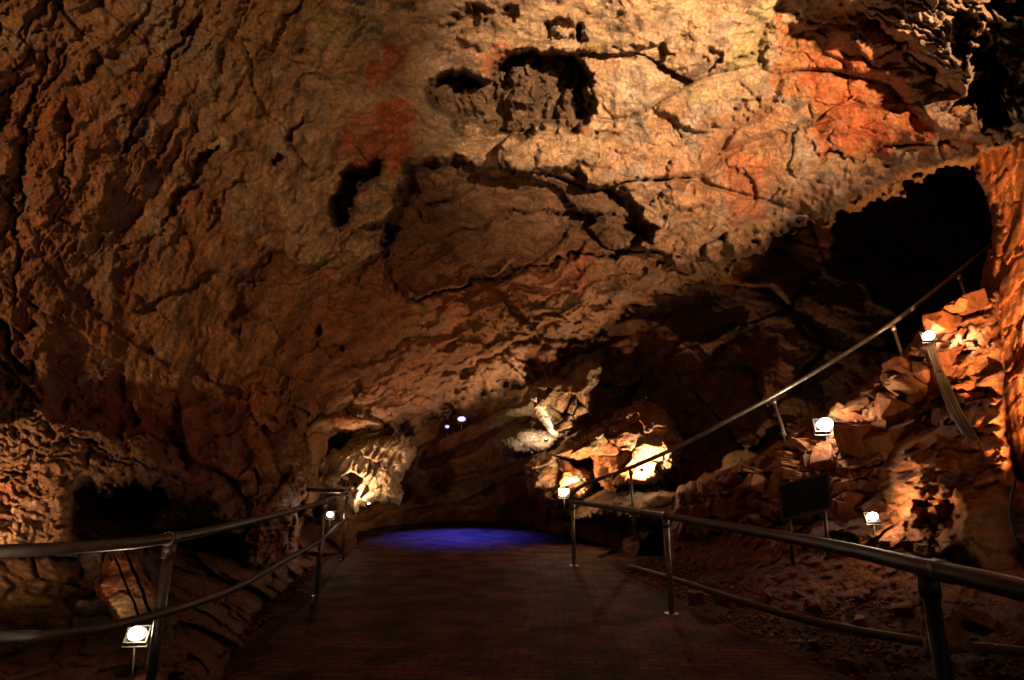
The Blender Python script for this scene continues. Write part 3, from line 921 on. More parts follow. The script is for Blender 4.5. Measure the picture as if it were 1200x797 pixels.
# path: brick paving inside an outline on the ground
def path_material():
    m, nt, b = new_mat('brick_paving')
    N = nt.nodes; L = nt.links
    tc = N.new('ShaderNodeTexCoord')
    mp = N.new('ShaderNodeMapping'); mp.inputs['Rotation'].default_value = (0, 0, math.radians(4))
    L.new(tc.outputs['Object'], mp.inputs['Vector'])
    br = N.new('ShaderNodeTexBrick')
    br.inputs['Scale'].default_value = 1.0
    br.inputs['Brick Width'].default_value = .20; br.inputs['Row Height'].default_value = .10
    br.inputs['Mortar Size'].default_value = .008; br.inputs['Mortar Smooth'].default_value = .4
    br.inputs['Color1'].default_value = (.085, .038, .022, 1); br.inputs['Color2'].default_value = (.055, .026, .016, 1)
    br.inputs['Mortar'].default_value = (.02, .013, .01, 1)
    L.new(mp.outputs[0], br.inputs['Vector'])
    n = N.new('ShaderNodeTexNoise'); n.inputs['Scale'].default_value = 2.2; n.inputs['Detail'].default_value = 8
    L.new(tc.outputs['Object'], n.inputs['Vector'])
    r = N.new('ShaderNodeValToRGB')
    r.color_ramp.elements[0].position = .38; r.color_ramp.elements[0].color = (.35, .33, .32, 1)
    r.color_ramp.elements[1].position = .62; r.color_ramp.elements[1].color = (1.5, 1.35, 1.2, 1)
    L.new(n.outputs['Fac'], r.inputs['Fac'])
    mx = N.new('ShaderNodeMix'); mx.data_type = 'RGBA'; mx.blend_type = 'MULTIPLY'; mx.inputs[0].default_value = 1
    L.new(br.outputs['Color'], mx.inputs[6]); L.new(r.outputs['Color'], mx.inputs[7])
    L.new(mx.outputs[2], b.inputs['Base Color'])
    b.inputs['Roughness'].default_value = .85; b.inputs['Specular IOR Level'].default_value = .1
    n4 = N.new('ShaderNodeTexNoise'); n4.inputs['Scale'].default_value = 40; n4.inputs['Detail'].default_value = 5
    L.new(tc.outputs['Object'], n4.inputs['Vector'])
    inv = N.new('ShaderNodeMath'); inv.operation = 'MULTIPLY_ADD'; inv.inputs[1].default_value = -1.
    L.new(br.outputs['Fac'], inv.inputs[0]); 
    sc2 = N.new('ShaderNodeMath'); sc2.operation = 'MULTIPLY'; sc2.inputs[1].default_value = .5
    L.new(n4.outputs['Fac'], sc2.inputs[0]); L.new(sc2.outputs[0], inv.inputs[2])
    bp = N.new('ShaderNodeBump'); bp.inputs['Strength'].default_value = .9; bp.inputs['Distance'].default_value = .01
    L.new(inv.outputs[0], bp.inputs['Height']); L.new(bp.outputs['Normal'], b.inputs['Normal'])
    return m


M_PATH = path_material()
lp = [ground_hit(u, v) for u, v in ((150, 900), (272, 797), (330, 738), (382, 688), (402, 660), (418, 640), (432, 622), (438, 613))]
rp = [ground_hit(u, v) for u, v in ((640, 607), (668, 612), (800, 610), (800, 622), (745, 634), (700, 654), (742, 682), (800, 708), (880, 748), (990, 797), (1180, 900))]
outline = [(-1.6, -2.0)] + lp + rp + [(1.5, -2.0)]


def prism(name, pts, z0, z1, mat, parent=None, bev=.01):
    bm = bmesh.new()
    vs = [bm.verts.new((x, y, z0)) for x, y in pts]
    f = bm.faces.new(vs)
    ex = bmesh.ops.extrude_face_region(bm, geom=[f])
    for g in ex['geom']:
        if isinstance(g, bmesh.types.BMVert): g.co.z = z1
    bmesh.ops.recalc_face_normals(bm, faces=bm.faces)
    bmesh.ops.triangulate(bm, faces=bm.faces)
    me = bpy.data.meshes.new(name); bm.to_mesh(me); bm.free()
    me.materials.append(mat)
    return link_mesh(name, me, parent)


tag(prism('path', outline, -.08, .03, M_PATH), 'wide brick paved visitor path running to the back of the cave', kind='structure')


# =============================================================== tubes
def smooth_line(pts, n=8):
    pts = [Vector(p) for p in pts]
    P_ = [pts[0] * 2 - pts[1]] + pts + [pts[-1] * 2 - pts[-2]]
    out = []
    for i in range(1, len(P_) - 2):
        a, b, c, d = P_[i - 1:i + 3]
        for k in range(n):
            t = k / n
            out.append(.5 * ((2 * b) + (c - a) * t + (2 * a - 5 * b + 4 * c - d) * t * t + (3 * b - a - 3 * c + d) * t ** 3))
    out.append(pts[-1])
    return out


def tube_bm(bm, pts, rad, seg=14, cap=True):
    pts = [Vector(p) for p in pts]
    rings = []
    up = Vector((0, 0, 1))
    for i, p in enumerate(pts):
        t = (pts[min(i + 1, len(pts) - 1)] - pts[max(i - 1, 0)]).normalized()
        if abs(t.z) > .95: up_ = Vector((0, 1, 0))
        else: up_ = up
        s = t.cross(up_).normalized(); w = s.cross(t).normalized()
        r = rad[i] if isinstance(rad, (list, tuple)) else rad
        rings.append([bm.verts.new(p + s * math.cos(2 * math.pi * k / seg) * r + w * math.sin(2 * math.pi * k / seg) * r) for k in range(seg)])
    for a, b in zip(rings[:-1], rings[1:]):
        for k in range(seg):
            bm.faces.new((a[k], a[(k + 1) % seg], b[(k + 1) % seg], b[k])).smooth = True
    if cap:
        bm.faces.new(rings[0][::-1]); bm.faces.new(rings[-1])
    return bm


def tube(name, pts, rad, mat, parent=None, seg=14):
    bm = bmesh.new(); tube_bm(bm, pts, rad, seg)
    bmesh.ops.recalc_face_normals(bm, faces=bm.faces)
    me = bpy.data.meshes.new(name); bm.to_mesh(me); bm.free(); me.materials.append(mat)
    return link_mesh(name, me, parent)


def box_bm(bm, c, s, rot=None, bev=.0):
    r = bmesh.ops.create_cube(bm, size=1.0)
    vs = r['verts']
    M = Matrix.Translation(Vector(c)) @ (rot.to_4x4() if rot else Matrix()) @ Matrix.Diagonal((*s, 1))
    bmesh.ops.transform(bm, matrix=M, verts=vs)
    return vs


def box(name, c, s, mat, parent=None, rot=None, bev=.004):
    bm = bmesh.new(); box_bm(bm, c, s, rot)
    if bev: bmesh.ops.bevel(bm, geom=bm.edges[:], offset=bev, segments=2, affect='EDGES')
    me = bpy.data.meshes.new(name); bm.to_mesh(me); bm.free(); me.materials.append(mat)
    return link_mesh(name, me, parent)


def post(parent, top, base_z, rad, mat, along=None):
    x, y, z = top
    p = tube('post', [(x, y, base_z), (x, y, z - .035)], rad, mat, parent, 14)
    # collar under the rail and a foot plate
    bm = bmesh.new()
    tube_bm(bm, [(x, y, z - .11), (x, y, z - .03)], rad * 1.28, 14)
    bmesh.ops.recalc_face_normals(bm, faces=bm.faces)
    me = bpy.data.meshes.new('collar'); bm.to_mesh(me); bm.free(); me.materials.append(mat)
    c = bpy.data.objects.new('collar', me); col.objects.link(c); c.parent = p
    if along is not None:
        a_ = Vector(along).normalized() * .045
        bm = bmesh.new(); tube_bm(bm, [Vector(top) - a_, Vector(top) + a_], rad * 1.42, 16)
        bmesh.ops.recalc_face_normals(bm, faces=bm.faces)
        me = bpy.data.meshes.new('clamp'); bm.to_mesh(me); bm.free(); me.materials.append(mat)
        c = bpy.data.objects.new('clamp', me); col.objects.link(c); c.parent = p
    bm = bmesh.new()
    tube_bm(bm, [(x, y, base_z - .01), (x, y, base_z + .015)], rad * 2.4, 18)
    bmesh.ops.recalc_face_normals(bm, faces=bm.faces)
    me = bpy.data.meshes.new('foot_plate'); bm.to_mesh(me); bm.free(); me.materials.append(mat)
    c = bpy.data.objects.new('foot_plate', me); col.objects.link(c); c.parent = p
    return p


def ply(pts): return [PY(*p) for p in pts]


# left railing
rl = empty('railing', PY(380, 700, 7.3)); rl.location.z = 0
tag(rl, 'left metal railing with two bars, turning a corner where the path ends', 'railing')
top = ply([(-260, 668, 2.3), (-120, 652, 2.5), (0, 646, 2.7), (100, 641, 2.95), (190, 632, 3.4), (280, 614, 4.6), (380, 588, 7.3), (407, 576, 10.5)])
mid = ply([(-260, 800, 2.3), (-120, 765, 2.5), (0, 748, 2.7), (60, 745, 2.8), (130, 734, 3.05), (215, 711, 3.6), (280, 687, 4.6), (335, 656, 5.9), (380, 630, 7.3), (407, 607, 10.5)])
tube('top_rail', smooth_line(top), .030, M_GALVD, rl)
tube('middle_rail', smooth_line(mid), .026, M_GALVD, rl)
ret = ply([(407, 576, 10.5), (360, 574, 10.8), (310, 571, 11.2), (250, 565, 11.), (196, 558, 10.2)])
tube('return_rail', smooth_line(ret), .036, M_GALVD, rl)
for (u, v, y, m_) in ((-60, 648, 2.58, M_GALVD), (200, 631, 3.5, M_GALVD), (380, 588, 7.3, M_GALV), (407, 576, 10.5, M_GALV), (310, 571, 11.2, M_GALVD)):
    t = PY(u, v, y)
    post(rl, t, float(terrain(t.x, t.y)) - .02, .028, m_, None if u in (310, 407) else ((0, 1, -.0) if u == 380 else PY(u + 30, v - 4, y + .35) - t))

# right railing
rr = empty('railing', PY(780, 705, 6.2)); rr.location.z = 0
tag(rr, 'thick near railing along the right side of the path, in front of the gravel', 'railing')
top = ply([(668, 588, 9.6), (718, 595, 7.8), (780, 605, 6.2), (880, 622, 4.4), (980, 641, 3.2), (1085, 665, 2.4), (1200, 692, 1.9), (1420, 750, 1.45), (1700, 830, 1.15)])
tube('top_rail', smooth_line(top, 10), .036, M_GALVD, rr, 20)
for (u, v, y, m_) in ((671, 589, 9.5, M_GALV), (780, 605, 6.2, M_GALV), (1085, 665, 2.4, M_GALVD)):
    t = PY(u, v, y)
    post(rr, t, 0.02, .030, m_, PY(880, 622, 4.4) - PY(780, 605, 6.2) if u == 780 else None)
a = PY(1096, 667, 2.33); b_ = PY(1116, 672, 2.26)
tube('rail_sleeve', [a, b_], .041, M_GALVD, rr, 20)

# stair handrail
rs = empty('stair_handrail', PY(739, 625, 9.3))
tag(rs, 'long pale handrail climbing steeply to the right up the dark slope', 'handrail')
top = ply([(668, 586, 9.7), (672, 577, 9.65), (690, 566, 9.6), (739, 548, 9.4), (800, 521, 9.1), (853, 493, 8.8), (905, 465, 8.6), (975, 424, 8.3), (1045, 379, 8.0), (1100, 337, 8.3), (1155, 292, 8.9), (1210, 250, 9.8)])
tube('top_rail', smooth_line(top), .032, M_GALV, rs)
for (u, v, y, h) in ((739, 548, 9.4, 1.15), (905, 465, 8.6, 1.0), (1045, 379, 8.0, 1.0), (1122, 319, 8.52, 1.0)):
    t = PY(u, v, y)
    if u == 739: bx = Vector((t.x, t.y, t.z - h))
    else: bx = PY(u + 28, v + 84, y - .1)
    d = (bx - t)
    p = tube('post', [t + d * .03, bx], .024, M_GALV, rs)
    c = tube('collar', [t + d * .03, t + d * .11], .034, M_GALV); c.parent = p

# low pipe at the foot of the rubble
pts = ply([(738, 664, 8.4), (766, 672, 7.7), (800, 682, 6.9), (880, 708, 5.6), (960, 730, 4.9), (1080, 752, 4.3), (1200, 764, 3.9), (1400, 790, 3.4)])
gp = []
for p in smooth_line(pts):
    gp.append(p)
tag(tube('pipe', gp, .032, plain_material('dirty_pipe', (.06, .03, .017), .7, 0, .4, 9, .004)), 'long dusty low pipe running over the gravel behind the right railing', 'pipe')


# =============================================================== flood lights
def make_light(parent, pos, direction, power, color, kind='SPOT', angle=150, blend=.6, radius=.04):
    ld = bpy.data.lights.new('lamp_glow', kind)
    ld.energy = power; ld.color = color
    ld.shadow_soft_size = radius
    if kind == 'SPOT':
        ld.spot_size = math.radians(angle); ld.spot_blend = blend
    o = bpy.data.objects.new('lamp_glow', ld)
    col.objects.link(o)
    q = Vector(direction).normalized().to_track_quat('-Z', 'Y')
    M = Matrix.Translation(pos) @ q.to_matrix().to_4x4()
    if parent is not None:
        o.parent = parent
        o.matrix_local = parent.matrix_basis.inverted() @ M
    else:
        o.matrix_local = M
    return o


def floodlight(pos, aim, power, color, label, size=.16, angle=150, blend=.5, lens=M_LENS, group='floodlights set among the rocks', name='floodlight', spill=0., lit=None, stake=.3):
    """box housing with fins, a yoke, a glass face and the light it gives"""
    pos = Vector(pos); d = (Vector(aim) - pos).normalized()
    e = bpy.data.objects.new(name, None); e.empty_display_size = .1; col.objects.link(e)
    q = d.to_track_quat('Y', 'Z')
    e.matrix_basis = Matrix.Translation(pos) @ q.to_matrix().to_4x4()
    s = size
    ld_ = (Vector(lit) - pos).normalized() if lit is not None else d

    def put(nm, bm, mat, par=e):
        me = bpy.data.meshes.new(nm); bm.to_mesh(me); bm.free(); me.materials.append(mat)
        o = bpy.data.objects.new(nm, me); col.objects.link(o); o.parent = par
        return o
    bm = bmesh.new()
    f = [bm.verts.new((x * s * 1.15, 0, z * s * .85)) for x, z in ((-1, -1), (1, -1), (1, 1), (-1, 1))]
    k = [bm.verts.new((x * s * .6, -s * .9, z * s * .5)) for x, z in ((-1, -1), (1, -1), (1, 1), (-1, 1))]
    bm.faces.new(k)
    for i in range(4): bm.faces.new((f[i], f[(i + 1) % 4], k[(i + 1) % 4], k[i]))
    fi = [bm.verts.new((x * s * 1.0, 0, z * s * .72)) for x, z in ((-1, -1), (1, -1), (1, 1), (-1, 1))]
    for i in range(4): bm.faces.new((f[i], f[(i + 1) % 4], fi[(i + 1) % 4], fi[i]))
    for i in range(-2, 3): box_bm(bm, (i * s * .25, -s * .95, 0), (s * .05, s * .25, s * .8))
    bmesh.ops.recalc_face_normals(bm, faces=bm.faces)
    h = put('housing', bm, M_HOUSE)
    bm = bmesh.new()
    bmesh.ops.create_uvsphere(bm, u_segments=20, v_segments=12, radius=1.)
    for v_ in bm.verts: v_.co = Vector((v_.co.x * s * .98, v_.co.y * s * .35, v_.co.z * s * .70))
    for f_ in bm.faces: f_.smooth = True
    put('lens', bm, lens if lens is M_LENSB else M_GLASS)
    if lens is not M_LENSB:
        bm = bmesh.new()
        bmesh.ops.create_uvsphere(bm, u_segments=16, v_segments=10, radius=s * .62)
        for v_ in bm.verts: v_.co.y += s * .34; v_.co.x *= 1.12
        for f_ in bm.faces: f_.smooth = True
        put('bulb', bm, lens)
    bm = bmesh.new()
    for sx in (-1, 1): box_bm(bm, (sx * s * 1.2, -s * .35, -s * .5), (s * .07, s * .22, s * 1.3))
    box_bm(bm, (0, -s * .35, -s * 1.15), (s * 2.45, s * .3, s * .09))
    put('bracket', bm, M_HOUSE)
    if stake:
        bm = bmesh.new()
        qi = q.to_matrix().inverted()
        a0 = Vector((0, -s * .35, -s * 1.1)); b0 = qi @ Vector((0, .04, -stake)) + a0
        tube_bm(bm, [a0, (a0 + b0) / 2, b0], s * .1, 8)
        bmesh.ops.recalc_face_normals(bm, faces=bm.faces)
        put('stake', bm, M_HOUSE)
    if name == 'floodlight' or True:
        make_light(e, pos + d * (s * 1.05 + .02), ld_, power, color, 'SPOT', angle, blend, size * .4)
        if spill: make_light(e, pos + d * (s * 1.05 + .05), d, spill, color, 'POINT', radius=size * .4)
    tag(e, label, 'floodlight', group)
    return e


WARM = (1.0, .62, .31); WARM2 = (1.0, .63, .32); WHITE = (1., .80, .55); DEEP = (1., .50, .18)

def off(p, x, y, z): return Vector(p) + Vector((x, y, z))


p = PY(967, 498, 7.95)
floodlight(p, off(p, -.3, -1., .5), 75, WHITE, 'brightest white floodlight halfway up the rubble bank', .125, 110, .6, M_LENSW, spill=52, lit=off(p, -.35, -.9, 1.0))
p = PY(1088, 394, 7.5)
floodlight(p, off(p, -.1, -1., .4), 240, WARM2, 'topmost floodlight of the rubble bank beside the orange pillar', .085, 96, .8, M_LENSW, spill=12, lit=PY(1205, 400, 6.5))
p = PY(1022, 606, 6.05)
floodlight(p, off(p, 0, -1., .5), 70, WARM2, 'lowest floodlight of the rubble bank near its gravelly foot', .062, 100, .8, M_LENSW, spill=10., lit=PY(1095, 545, 6.2))
p = PY(161, 743, 3.75)
floodlight(p, off(p, .1, -1., .5), 24, WARM2, 'floodlight below the left railing under the split orange rock', .058, 56, .6, M_LENSW, spill=5., lit=PY(150, 680, 4.3))
p = PY(387, 603, 11.0)
floodlight(p, off(p, .1, -1., .3), 8, WARM2, 'tiny floodlight beyond the left railing corner', .07, 175, .5, M_LENSW, spill=5)
# uplights beside the rocks they blow out
floodlight(PY(-110, 712, 2.35), PY(34, 568, 4.4), 900, WARM2, 'floodlight behind the left railing washing the cream rock above', .10, 46, .9)
p = PY(661, 577, 11.9)
floodlight(p, off(p, .1, -1., .4), 340, (1., .66, .36), 'floodlight in front of the glaring rock at the path end', .10, 170, .5, M_LENSW, spill=22, lit=PY(650, 555, 12.4))
p = PY(752, 550, 11.0)
floodlight(p, off(p, .0, .5, .6), 420, (1., .66, .36), 'floodlight behind the stair handrail foot', .035, 165, .6, lit=PY(745, 520, 11.9), spill=40)
floodlight(PY(640, 516, 13.2), PY(632, 475, 14.2), 420, (1., .74, .46), 'floodlight behind the small grey boulder', .04, 130, .7)
floodlight(PY(432, 592, 12.4), PY(430, 530, 13.4), 280, (1., .68, .38), 'floodlight inside the far left niche', .05, 140, .8)
floodlight(PY(1262, 655, 4.2), PY(1175, 300, 7.6), 8500, (1., .46, .16), 'added off-frame floodlight under the right end of the railing lighting the orange pillar', .1, 42, .9)  # unseen extra lamp, added to brighten the pillar
# blue lamps
bl = PY(541, 491, 16.6)
floodlight(bl, Vector(ground_hit(545, 636) + (0,)), 3200, (.04, .06, 1.0), 'blue glowing spotlight high in the dark hollow at the back', .12, 68, 1., M_LENSB, 'blue lamps at the back', 'spotlight', lit=Vector(ground_hit(540, 627) + (0,)))
floodlight(PY(524, 500, 16.8), Vector((-1.0, 8, 2.2)), 6, (.5, .5, 1.0), 'small dim spotlight just left of the blue glowing one', .06, 60, .9, M_LENSB, 'blue lamps at the back', 'spotlight')
# floods behind the visitor: one lights the roof, one is added left wall fill
floodlight((3.0, -4.2, .7), PR(860, -10, 8.), 39000, (1., .65, .37), 'large floodlight behind the photographer lighting the roof', .2, 39, 1., M_LENS, 'floodlights behind the photographer', stake=.6)
floodlight((-1.2, -5.0, .6), PR(250, 240, 7.8), 4600, (1., .54, .25), 'second, added fill floodlight behind the photographer lighting the left wall', .2, 46, 1., M_LENS, 'floodlights behind the photographer', stake=.5)


# =============================================================== stones
def stone_mesh(seed, flat=.6, n=13):
    r = random.Random(seed)
    bm = bmesh.new()
    for i in range(8 + n // 4):
        if i < 8:
            v = Vector((((i & 1) * 2 - 1) * r.uniform(.55, 1), ((i >> 1 & 1) * 2 - 1) * r.uniform(.55, 1), ((i >> 2 & 1) * 2 - 1) * r.uniform(.6, 1)))
        else:
            v = Vector((r.uniform(-1, 1), r.uniform(-1, 1), r.uniform(-1, 1)))
        bm.verts.new((v.x * .5, v.y * .5, v.z * .5 * flat))
    g = bmesh.ops.convex_hull(bm, input=bm.verts[:])
    for v in [v for v in bm.verts if not v.link_faces]: bm.verts.remove(v)
    bmesh.ops.dissolve_limit(bm, angle_limit=math.radians(14), verts=bm.verts[:], edges=bm.edges[:])
    bmesh.ops.bevel(bm, geom=bm.edges[:], offset=.035, segments=1, affect='EDGES')
    bmesh.ops.triangulate(bm, faces=bm.faces[:])
    bmesh.ops.subdivide_edges(bm, edges=bm.edges[:], cuts=2, use_grid_fill=True)
    for v in bm.verts:
        p = v.co * 3.1 + Vector((seed * 3.3, 0, 0))
        v.co += v.co.normalized() * (mnoise.noise(p) * .09 + mnoise.noise(p * 2.7) * .045 + mnoise.noise(p * 7) * .018)
    bmesh.ops.recalc_face_normals(bm, faces=bm.faces[:])
    me = bpy.data.meshes.new('stone')
    bm.to_mesh(me); bm.free()
    return me


mats = [M_STONE, M_STONE2, M_STONE3]
protos = []
for s in range(24):
    me = stone_mesh(s + 3, random.Random(s).uniform(.6, 1.0)); me.materials.append(mats[(0, 2, 0, 2, 0, 1)[s % 6]]); protos.append(me)
pale = [stone_mesh(90 + s, .5) for s in range(5)]
for me in pale: me.materials.append(M_STONE2)


def stone(pos, size, rot=None, me=None, label=None, group=None, name='stone'):
    o = bpy.data.objects.new(name, me or random.choice(protos))
    col.objects.link(o)
    o.location = pos
    o.scale = size if hasattr(size, '__len__') else (size * random.uniform(.8, 1.3), size * random.uniform(.7, 1.1), size * random.uniform(.7, 1.2))
    o.rotation_euler = rot or (random.uniform(-.5, .5), random.uniform(-.5, .5), random.uniform(0, 6.3))
    tag(o, label, 'stone', group)
    return o


def slope_y(u, v): return float(slope_depth(np.array([u], F), np.array([v], F))[0])


# named stones along the lit crest
for (u, v, sx, sz, ry, lab) in [
    (885, 553, .42, .14, -.25, 'long flat pale stone on the crest left of the brightest lamp'),
    (889, 571, .40, .34, -.5, 'broad pale orange stone with a slanted face under the long flat crest stone'),
    (922, 533, .26, .15, -.1, 'small pale block on the crest beside the brightest lamp, upper of two'),
    (926, 545, .38, .15, -.2, 'pale flat block on the crest, lower of two beside the brightest lamp'),
    (928, 560, .42, .24, -.3, 'pale slab resting just above the dark board'),
    (940, 522, .30, .22, -.4, 'greyish tilted block directly left below the brightest lamp'),
    (936, 507, .20, .12, .5, 'small orange stone sticking out left of the brightest lamp'),
    (1000, 476, .34, .18, .5, 'glowing pale stone jutting out right above the brightest lamp'),
    (1104, 384, .42, .34, -.5, 'bright orange boulder right of the topmost lamp'),
    (1128, 362, .34, .24, -.4, 'small lit stone on the crest right of the bright boulder'),
    (1112, 424, .40, .40, .2, 'square orange stone below the topmost lamp'),
    (1140, 356, .30, .36, .2, 'large crest stone touching the orange pillar'),
    (1036, 604, .16, .12, .3, 'white hot little stone right beside the lowest lamp'),
    (1070, 462, .60, .22, -.6, 'long slanting slab in the middle of the rubble bank'),
    (1050, 486, .46, .36, -.5, 'large cracked orange block below the long slanting slab'),
    (1010, 520, .60, .50, -.2, 'biggest orange block right below the brightest lamp'),
    (1045, 520, .5, .42, .3, 'orange block between the biggest block and the round overhang'),
    (1092, 446, .26, .34, .2, 'upright grey stone in the middle of the rubble bank'),
]:
    y = slope_y(u, v) - .12
    f = y / 655.
    stone(PY(u, v, y), (sx * 1.25, sx * .9, sz * 1.5), (random.uniform(-.2, .2), -ry, random.uniform(-.3, .3)), random.choice(pale) if sz < .3 or u < 930 else random.choice(protos[:2] + protos[4:6]), lab, 'stones of the rubble bank')

lab_r = 'angular rust brown stone packed into the rubble bank'
r_ = random.Random(5)
poly = [(800, 580), (868, 560), (935, 515), (1000, 480), (1060, 430), (1085, 400), (1135, 362), (1140, 450), (1125, 490), (1060, 510), (1040, 560), (985, 600), (940, 600), (880, 615), (800, 630)]
pa = np.array(poly, F)
placed = []
tries = 0
while len(placed) < 215 and tries < 12000:
    tries += 1
    u = r_.uniform(798, 1165); v = r_.uniform(350, 630)
    if polysd(np.array([[u]], F), np.array([[v]], F), poly)[0, 0] < 0: continue
    small = u < 900 or v > 575
    rad = r_.uniform(5, 11) if small else r_.choice((r_.uniform(5, 8), r_.uniform(6, 10), r_.uniform(8, 13), r_.uniform(12, 18)))
    if any((u - a) ** 2 + (v - b) ** 2 < (.62 * (rad + c)) ** 2 for a, b, c in placed): continue
    placed.append((u, v, rad))
    y = slope_y(u, v) - .01
    stone(PY(u, v, y), 2.3 * rad / 655 * y, (r_.uniform(-.3, .3), .45 + r_.uniform(-.35, .35), r_.uniform(-.5, .5)), None, lab_r, 'stones of the rubble bank')

# stones near the lowest lamp, at the foot of the orange cliff
k = 0
while k < 34:
    u = r_.uniform(1030, 1120); v = r_.uniform(590, 650)
    y = slope_y(u, v) - .08
    stone(PY(u, v, y), r_.uniform(.06, .17), None, None, 'small broken stone in the heap beside the lowest lamp', 'small stones beside the lowest lamp'); k += 1

# stones scattered over the gravel
def dyn_ground(x, y): return float(terrain(x, y))


for (u, v, s, lab) in ((640 + 65, 690 + 8, .0, ''),):
    pass
named_floor = [(815, 700, 6.4, .2, 'reddish flat stone on the gravel behind the middle railing post'),
               (850, 704, 6.0, .18, 'second reddish stone right of the flat one on the gravel'),
               (1105, 745, 3.9, .26, 'big leaning slab of stone behind the low pipe at lower right'),
               (1140, 728, 4.1, .22, 'boulder beside the leaning slab at lower right'),
               (1060, 715, 4.5, .15, 'dark stone on the gravel left of the leaning slab')]
for u, v, y, s, lab in named_floor:
    p = PY(u, v, y); sy = slope_y(u, v)
    p = PY(u, v, min(y, sy - .05))
    stone(p, s, None, None, lab, 'stones lying on the gravel')
dg = bpy.context.evaluated_depsgraph_get
for i in range(70):
    side = r_.random() < .62
    if side:
        y = r_.uniform(2.4, 9.5); x = float(np.interp(y, [0, 2.4, 4.4, 6.2, 9.0], [1.9, 1.95, 2.1, 2.0, 1.8])) + r_.uniform(.15, 2.2)
    else:
        y = r_.uniform(2.5, 10); x = float(np.interp(y, [0, 3, 5, 8, 12], [-1.95, -2.1, -2.4, -2.85, -3.7])) - r_.uniform(.1, 1.6)
    s = r_.uniform(.05, .16)
    stone((x, y, dyn_ground(x, y) + s * .2), s, None, None, 'loose dark stone lying on the ' + ('right gravel' if side else 'ground left of the path'), 'loose stones on the right gravel' if side else 'loose stones left of the path')

# gravel as one mass
def pebbles():
    n = 9000
    rs_ = np.random.RandomState(3)
    side = rs_.rand(n) < .6
    y = rs_.uniform(1.6, 10.5, n)
    x = np.where(side, np.interp(y, [0, 2.4, 4.4, 6.2, 9.0, 11], [1.75, 1.75, 1.85, 1.75, 1.6, 2.4]) + rs_.rand(n) ** 1.3 * 2.6 + .05,
                 np.interp(y, [0, 3, 5, 8, 12], [-1.9, -2.0, -2.25, -2.7, -3.5]) - rs_.rand(n) ** 1.3 * 2.0 - .05)
    z = terrain(x, y)
    s = rs_.uniform(.010, .034, n)
    octv = np.array([(1, 0, 0), (-1, 0, 0), (0, 1, 0), (0, -1, 0), (0, 0, 1), (0, 0, -1), ], F)
    octf = np.array([(0, 2, 4), (2, 1, 4), (1, 3, 4), (3, 0, 4), (2, 0, 5), (1, 2, 5), (3, 1, 5), (0, 3, 5)], np.int32)
    V = octv[None] * s[:, None, None] * rs_.uniform(.6, 1.3, (n, 6, 1))
    a = rs_.uniform(0, 6.28, n); ca, sa = np.cos(a)[:, None], np.sin(a)[:, None]
    vx = V[..., 0] * ca - V[..., 1] * sa; vy = V[..., 0] * sa + V[..., 1] * ca
    V = np.stack([vx + x[:, None], vy + y[:, None], V[..., 2] * .7 + z[:, None] + .004], -1).astype(F)
    Fc = (octf[None] + (np.arange(n) * 6)[:, None, None]).reshape(-1, 3).astype(np.int32)
    me = bpy.data.meshes.new('gravel')
    me.vertices.add(n * 6); me.vertices.foreach_set('co', V.ravel())
    me.loops.add(len(Fc) * 3); me.loops.foreach_set('vertex_index', Fc.ravel())
    me.polygons.add(len(Fc)); me.polygons.foreach_set('loop_start', np.arange(0, len(Fc) * 3, 3, dtype=np.int32))
    me.polygons.foreach_set('loop_total', np.full(len(Fc), 3, np.int32))
    me.update(calc_edges=True)
    me.materials.append(M_STONE3)
    return me


tag(link_mesh('gravel', pebbles()), 'loose gravel on both sides of the path', 'gravel', kind='stuff')

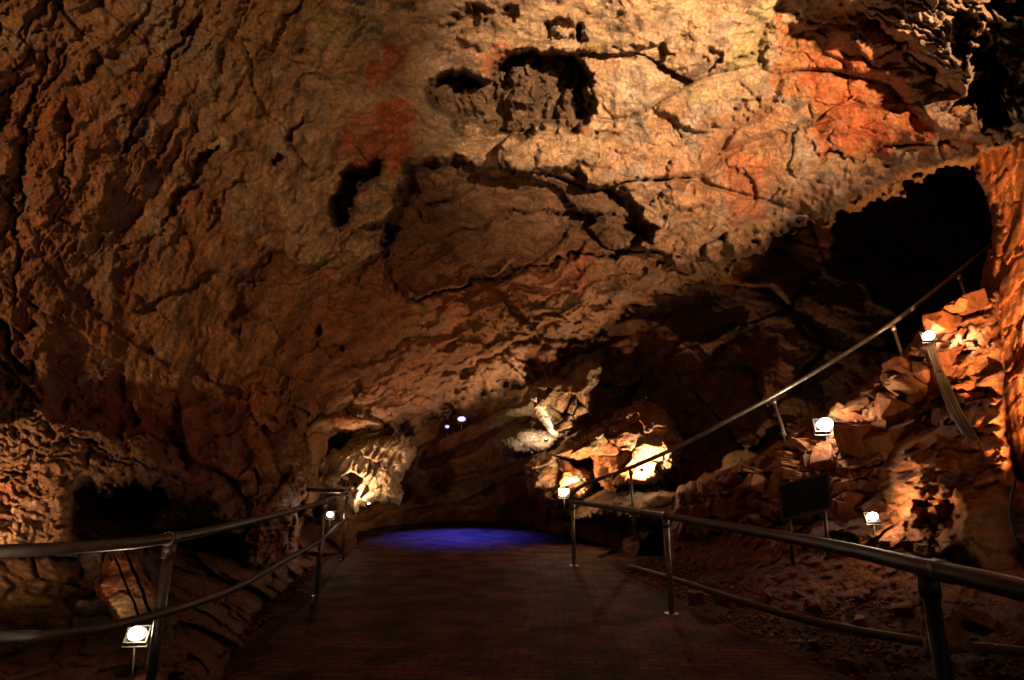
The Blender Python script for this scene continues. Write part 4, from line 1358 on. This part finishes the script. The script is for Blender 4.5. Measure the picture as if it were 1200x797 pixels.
# =============================================================== dark information board
def board():
    c = [PY(911, 569, 6.5), PY(971, 554, 6.3), PY(975, 595, 6.15), PY(916, 611, 6.35)]
    mid_ = sum(c, Vector()) / 4
    e = empty('information_board', Vector((mid_.x, mid_.y, mid_.z - .35)))
    tag(e, 'dark tilted information board standing at the foot of the rubble', 'board')
    nrm = (c[1] - c[0]).cross(c[3] - c[0]).normalized()
    if nrm.y > 0: nrm = -nrm

    def slabm(name, cs, th, mat, off=0., bev=0):
        bm = bmesh.new()
        f = [bm.verts.new(p + nrm * off) for p in cs]; k = [bm.verts.new(p + nrm * (off - th)) for p in cs]
        bm.faces.new(f); bm.faces.new(k[::-1])
        for i in range(4): bm.faces.new((f[i], k[i], k[(i + 1) % 4], f[(i + 1) % 4]))
        bmesh.ops.recalc_face_normals(bm, faces=bm.faces)
        bmesh.ops.bevel(bm, geom=bm.edges[:], offset=.004, segments=2, affect='EDGES')
        me = bpy.data.meshes.new(name); bm.to_mesh(me); bm.free(); me.materials.append(mat)
        return link_mesh(name, me, e)
    slabm('panel', c, .02, M_BOARD)
    # frame bars, sunk a little behind the panel's face at its border
    def lerp(a, b, t): return a + (b - a) * t
    for a, b in ((0, 1), (1, 2), (2, 3), (3, 0)):
        p0, p1 = c[a], c[b]
        inn = (mid_ - (p0 + p1) / 2).normalized() * .022
        out = -inn * .3
        slabm('frame_bar', [p0 + out, p1 + out, p1 + inn, p0 + inn], .03, M_WOOD, .006)
    for a, b, t in ((3, 2, .15), (3, 2, .85)):
        p = lerp(c[a], c[b], t) - nrm * .03
        tube('leg', [p, Vector((p.x, p.y + .03, p.z - .45))], .02, M_WOOD, e)
    for a, b, t in ((3, 2, .5),):
        p = lerp(c[a], c[b], t) + Vector((0, -.01, .02))


board()

# =============================================================== cables
def cable(pts, rad, name='cable', par=None, lab=None):
    o = tube(name, smooth_line(pts, 6), rad, M_CABLE, par, 8)
    return o


e = empty('cable_bundle', PY(1165, 545, 5.6))
tag(e, 'bundle of dark cables sagging down the rubble below the topmost lamp', 'cable bundle')
for k in range(5):
    o_ = (k - 2)
    pts = []
    for (u, v) in ((1090, 402), (1096, 425), (1106, 450), (1118, 478), (1134, 506), (1150, 528), (1168, 546)):
        y = min(slope_y(u, v) - .30, 7.0)
        pts.append(PY(u + o_ * 1.8 + r_.uniform(-1.5, 1.5), v - o_ * 1.2, y - abs(o_) * .01))
    cable(pts, .016, 'cable', e)
# hanging cable at the right edge
pts = [PY(1186 + a, b, 3.9) for a, b in ((4, 560), (-2, 600), (4, 630), (16, 655))]
tag(cable(pts, .008), 'thin cable hanging in the dark hollow at the right edge', 'cable')

# =============================================================== world and render settings
w = bpy.data.worlds.new('World'); scene.world = w; w.use_nodes = True
bg = w.node_tree.nodes['Background']
bg.inputs['Color'].default_value = (1.0, .55, .28, 1); bg.inputs['Strength'].default_value = .006
scene.view_settings.view_transform = 'Standard'
scene.view_settings.look = 'None'
scene.view_settings.exposure = 0
scene.view_settings.gamma = 1
scene.render.engine = 'CYCLES'
cy = scene.cycles
cy.max_bounces = 3; cy.diffuse_bounces = 2; cy.glossy_bounces = 2
cy.sample_clamp_indirect = 2.0; cy.sample_clamp_direct = 0
cy.caustics_reflective = False; cy.caustics_refractive = False
cy.use_denoising = True
try:
    cy.denoiser = 'OPENIMAGEDENOISE'; cy.denoising_input_passes = 'RGB_ALBEDO_NORMAL'
except Exception:
    pass
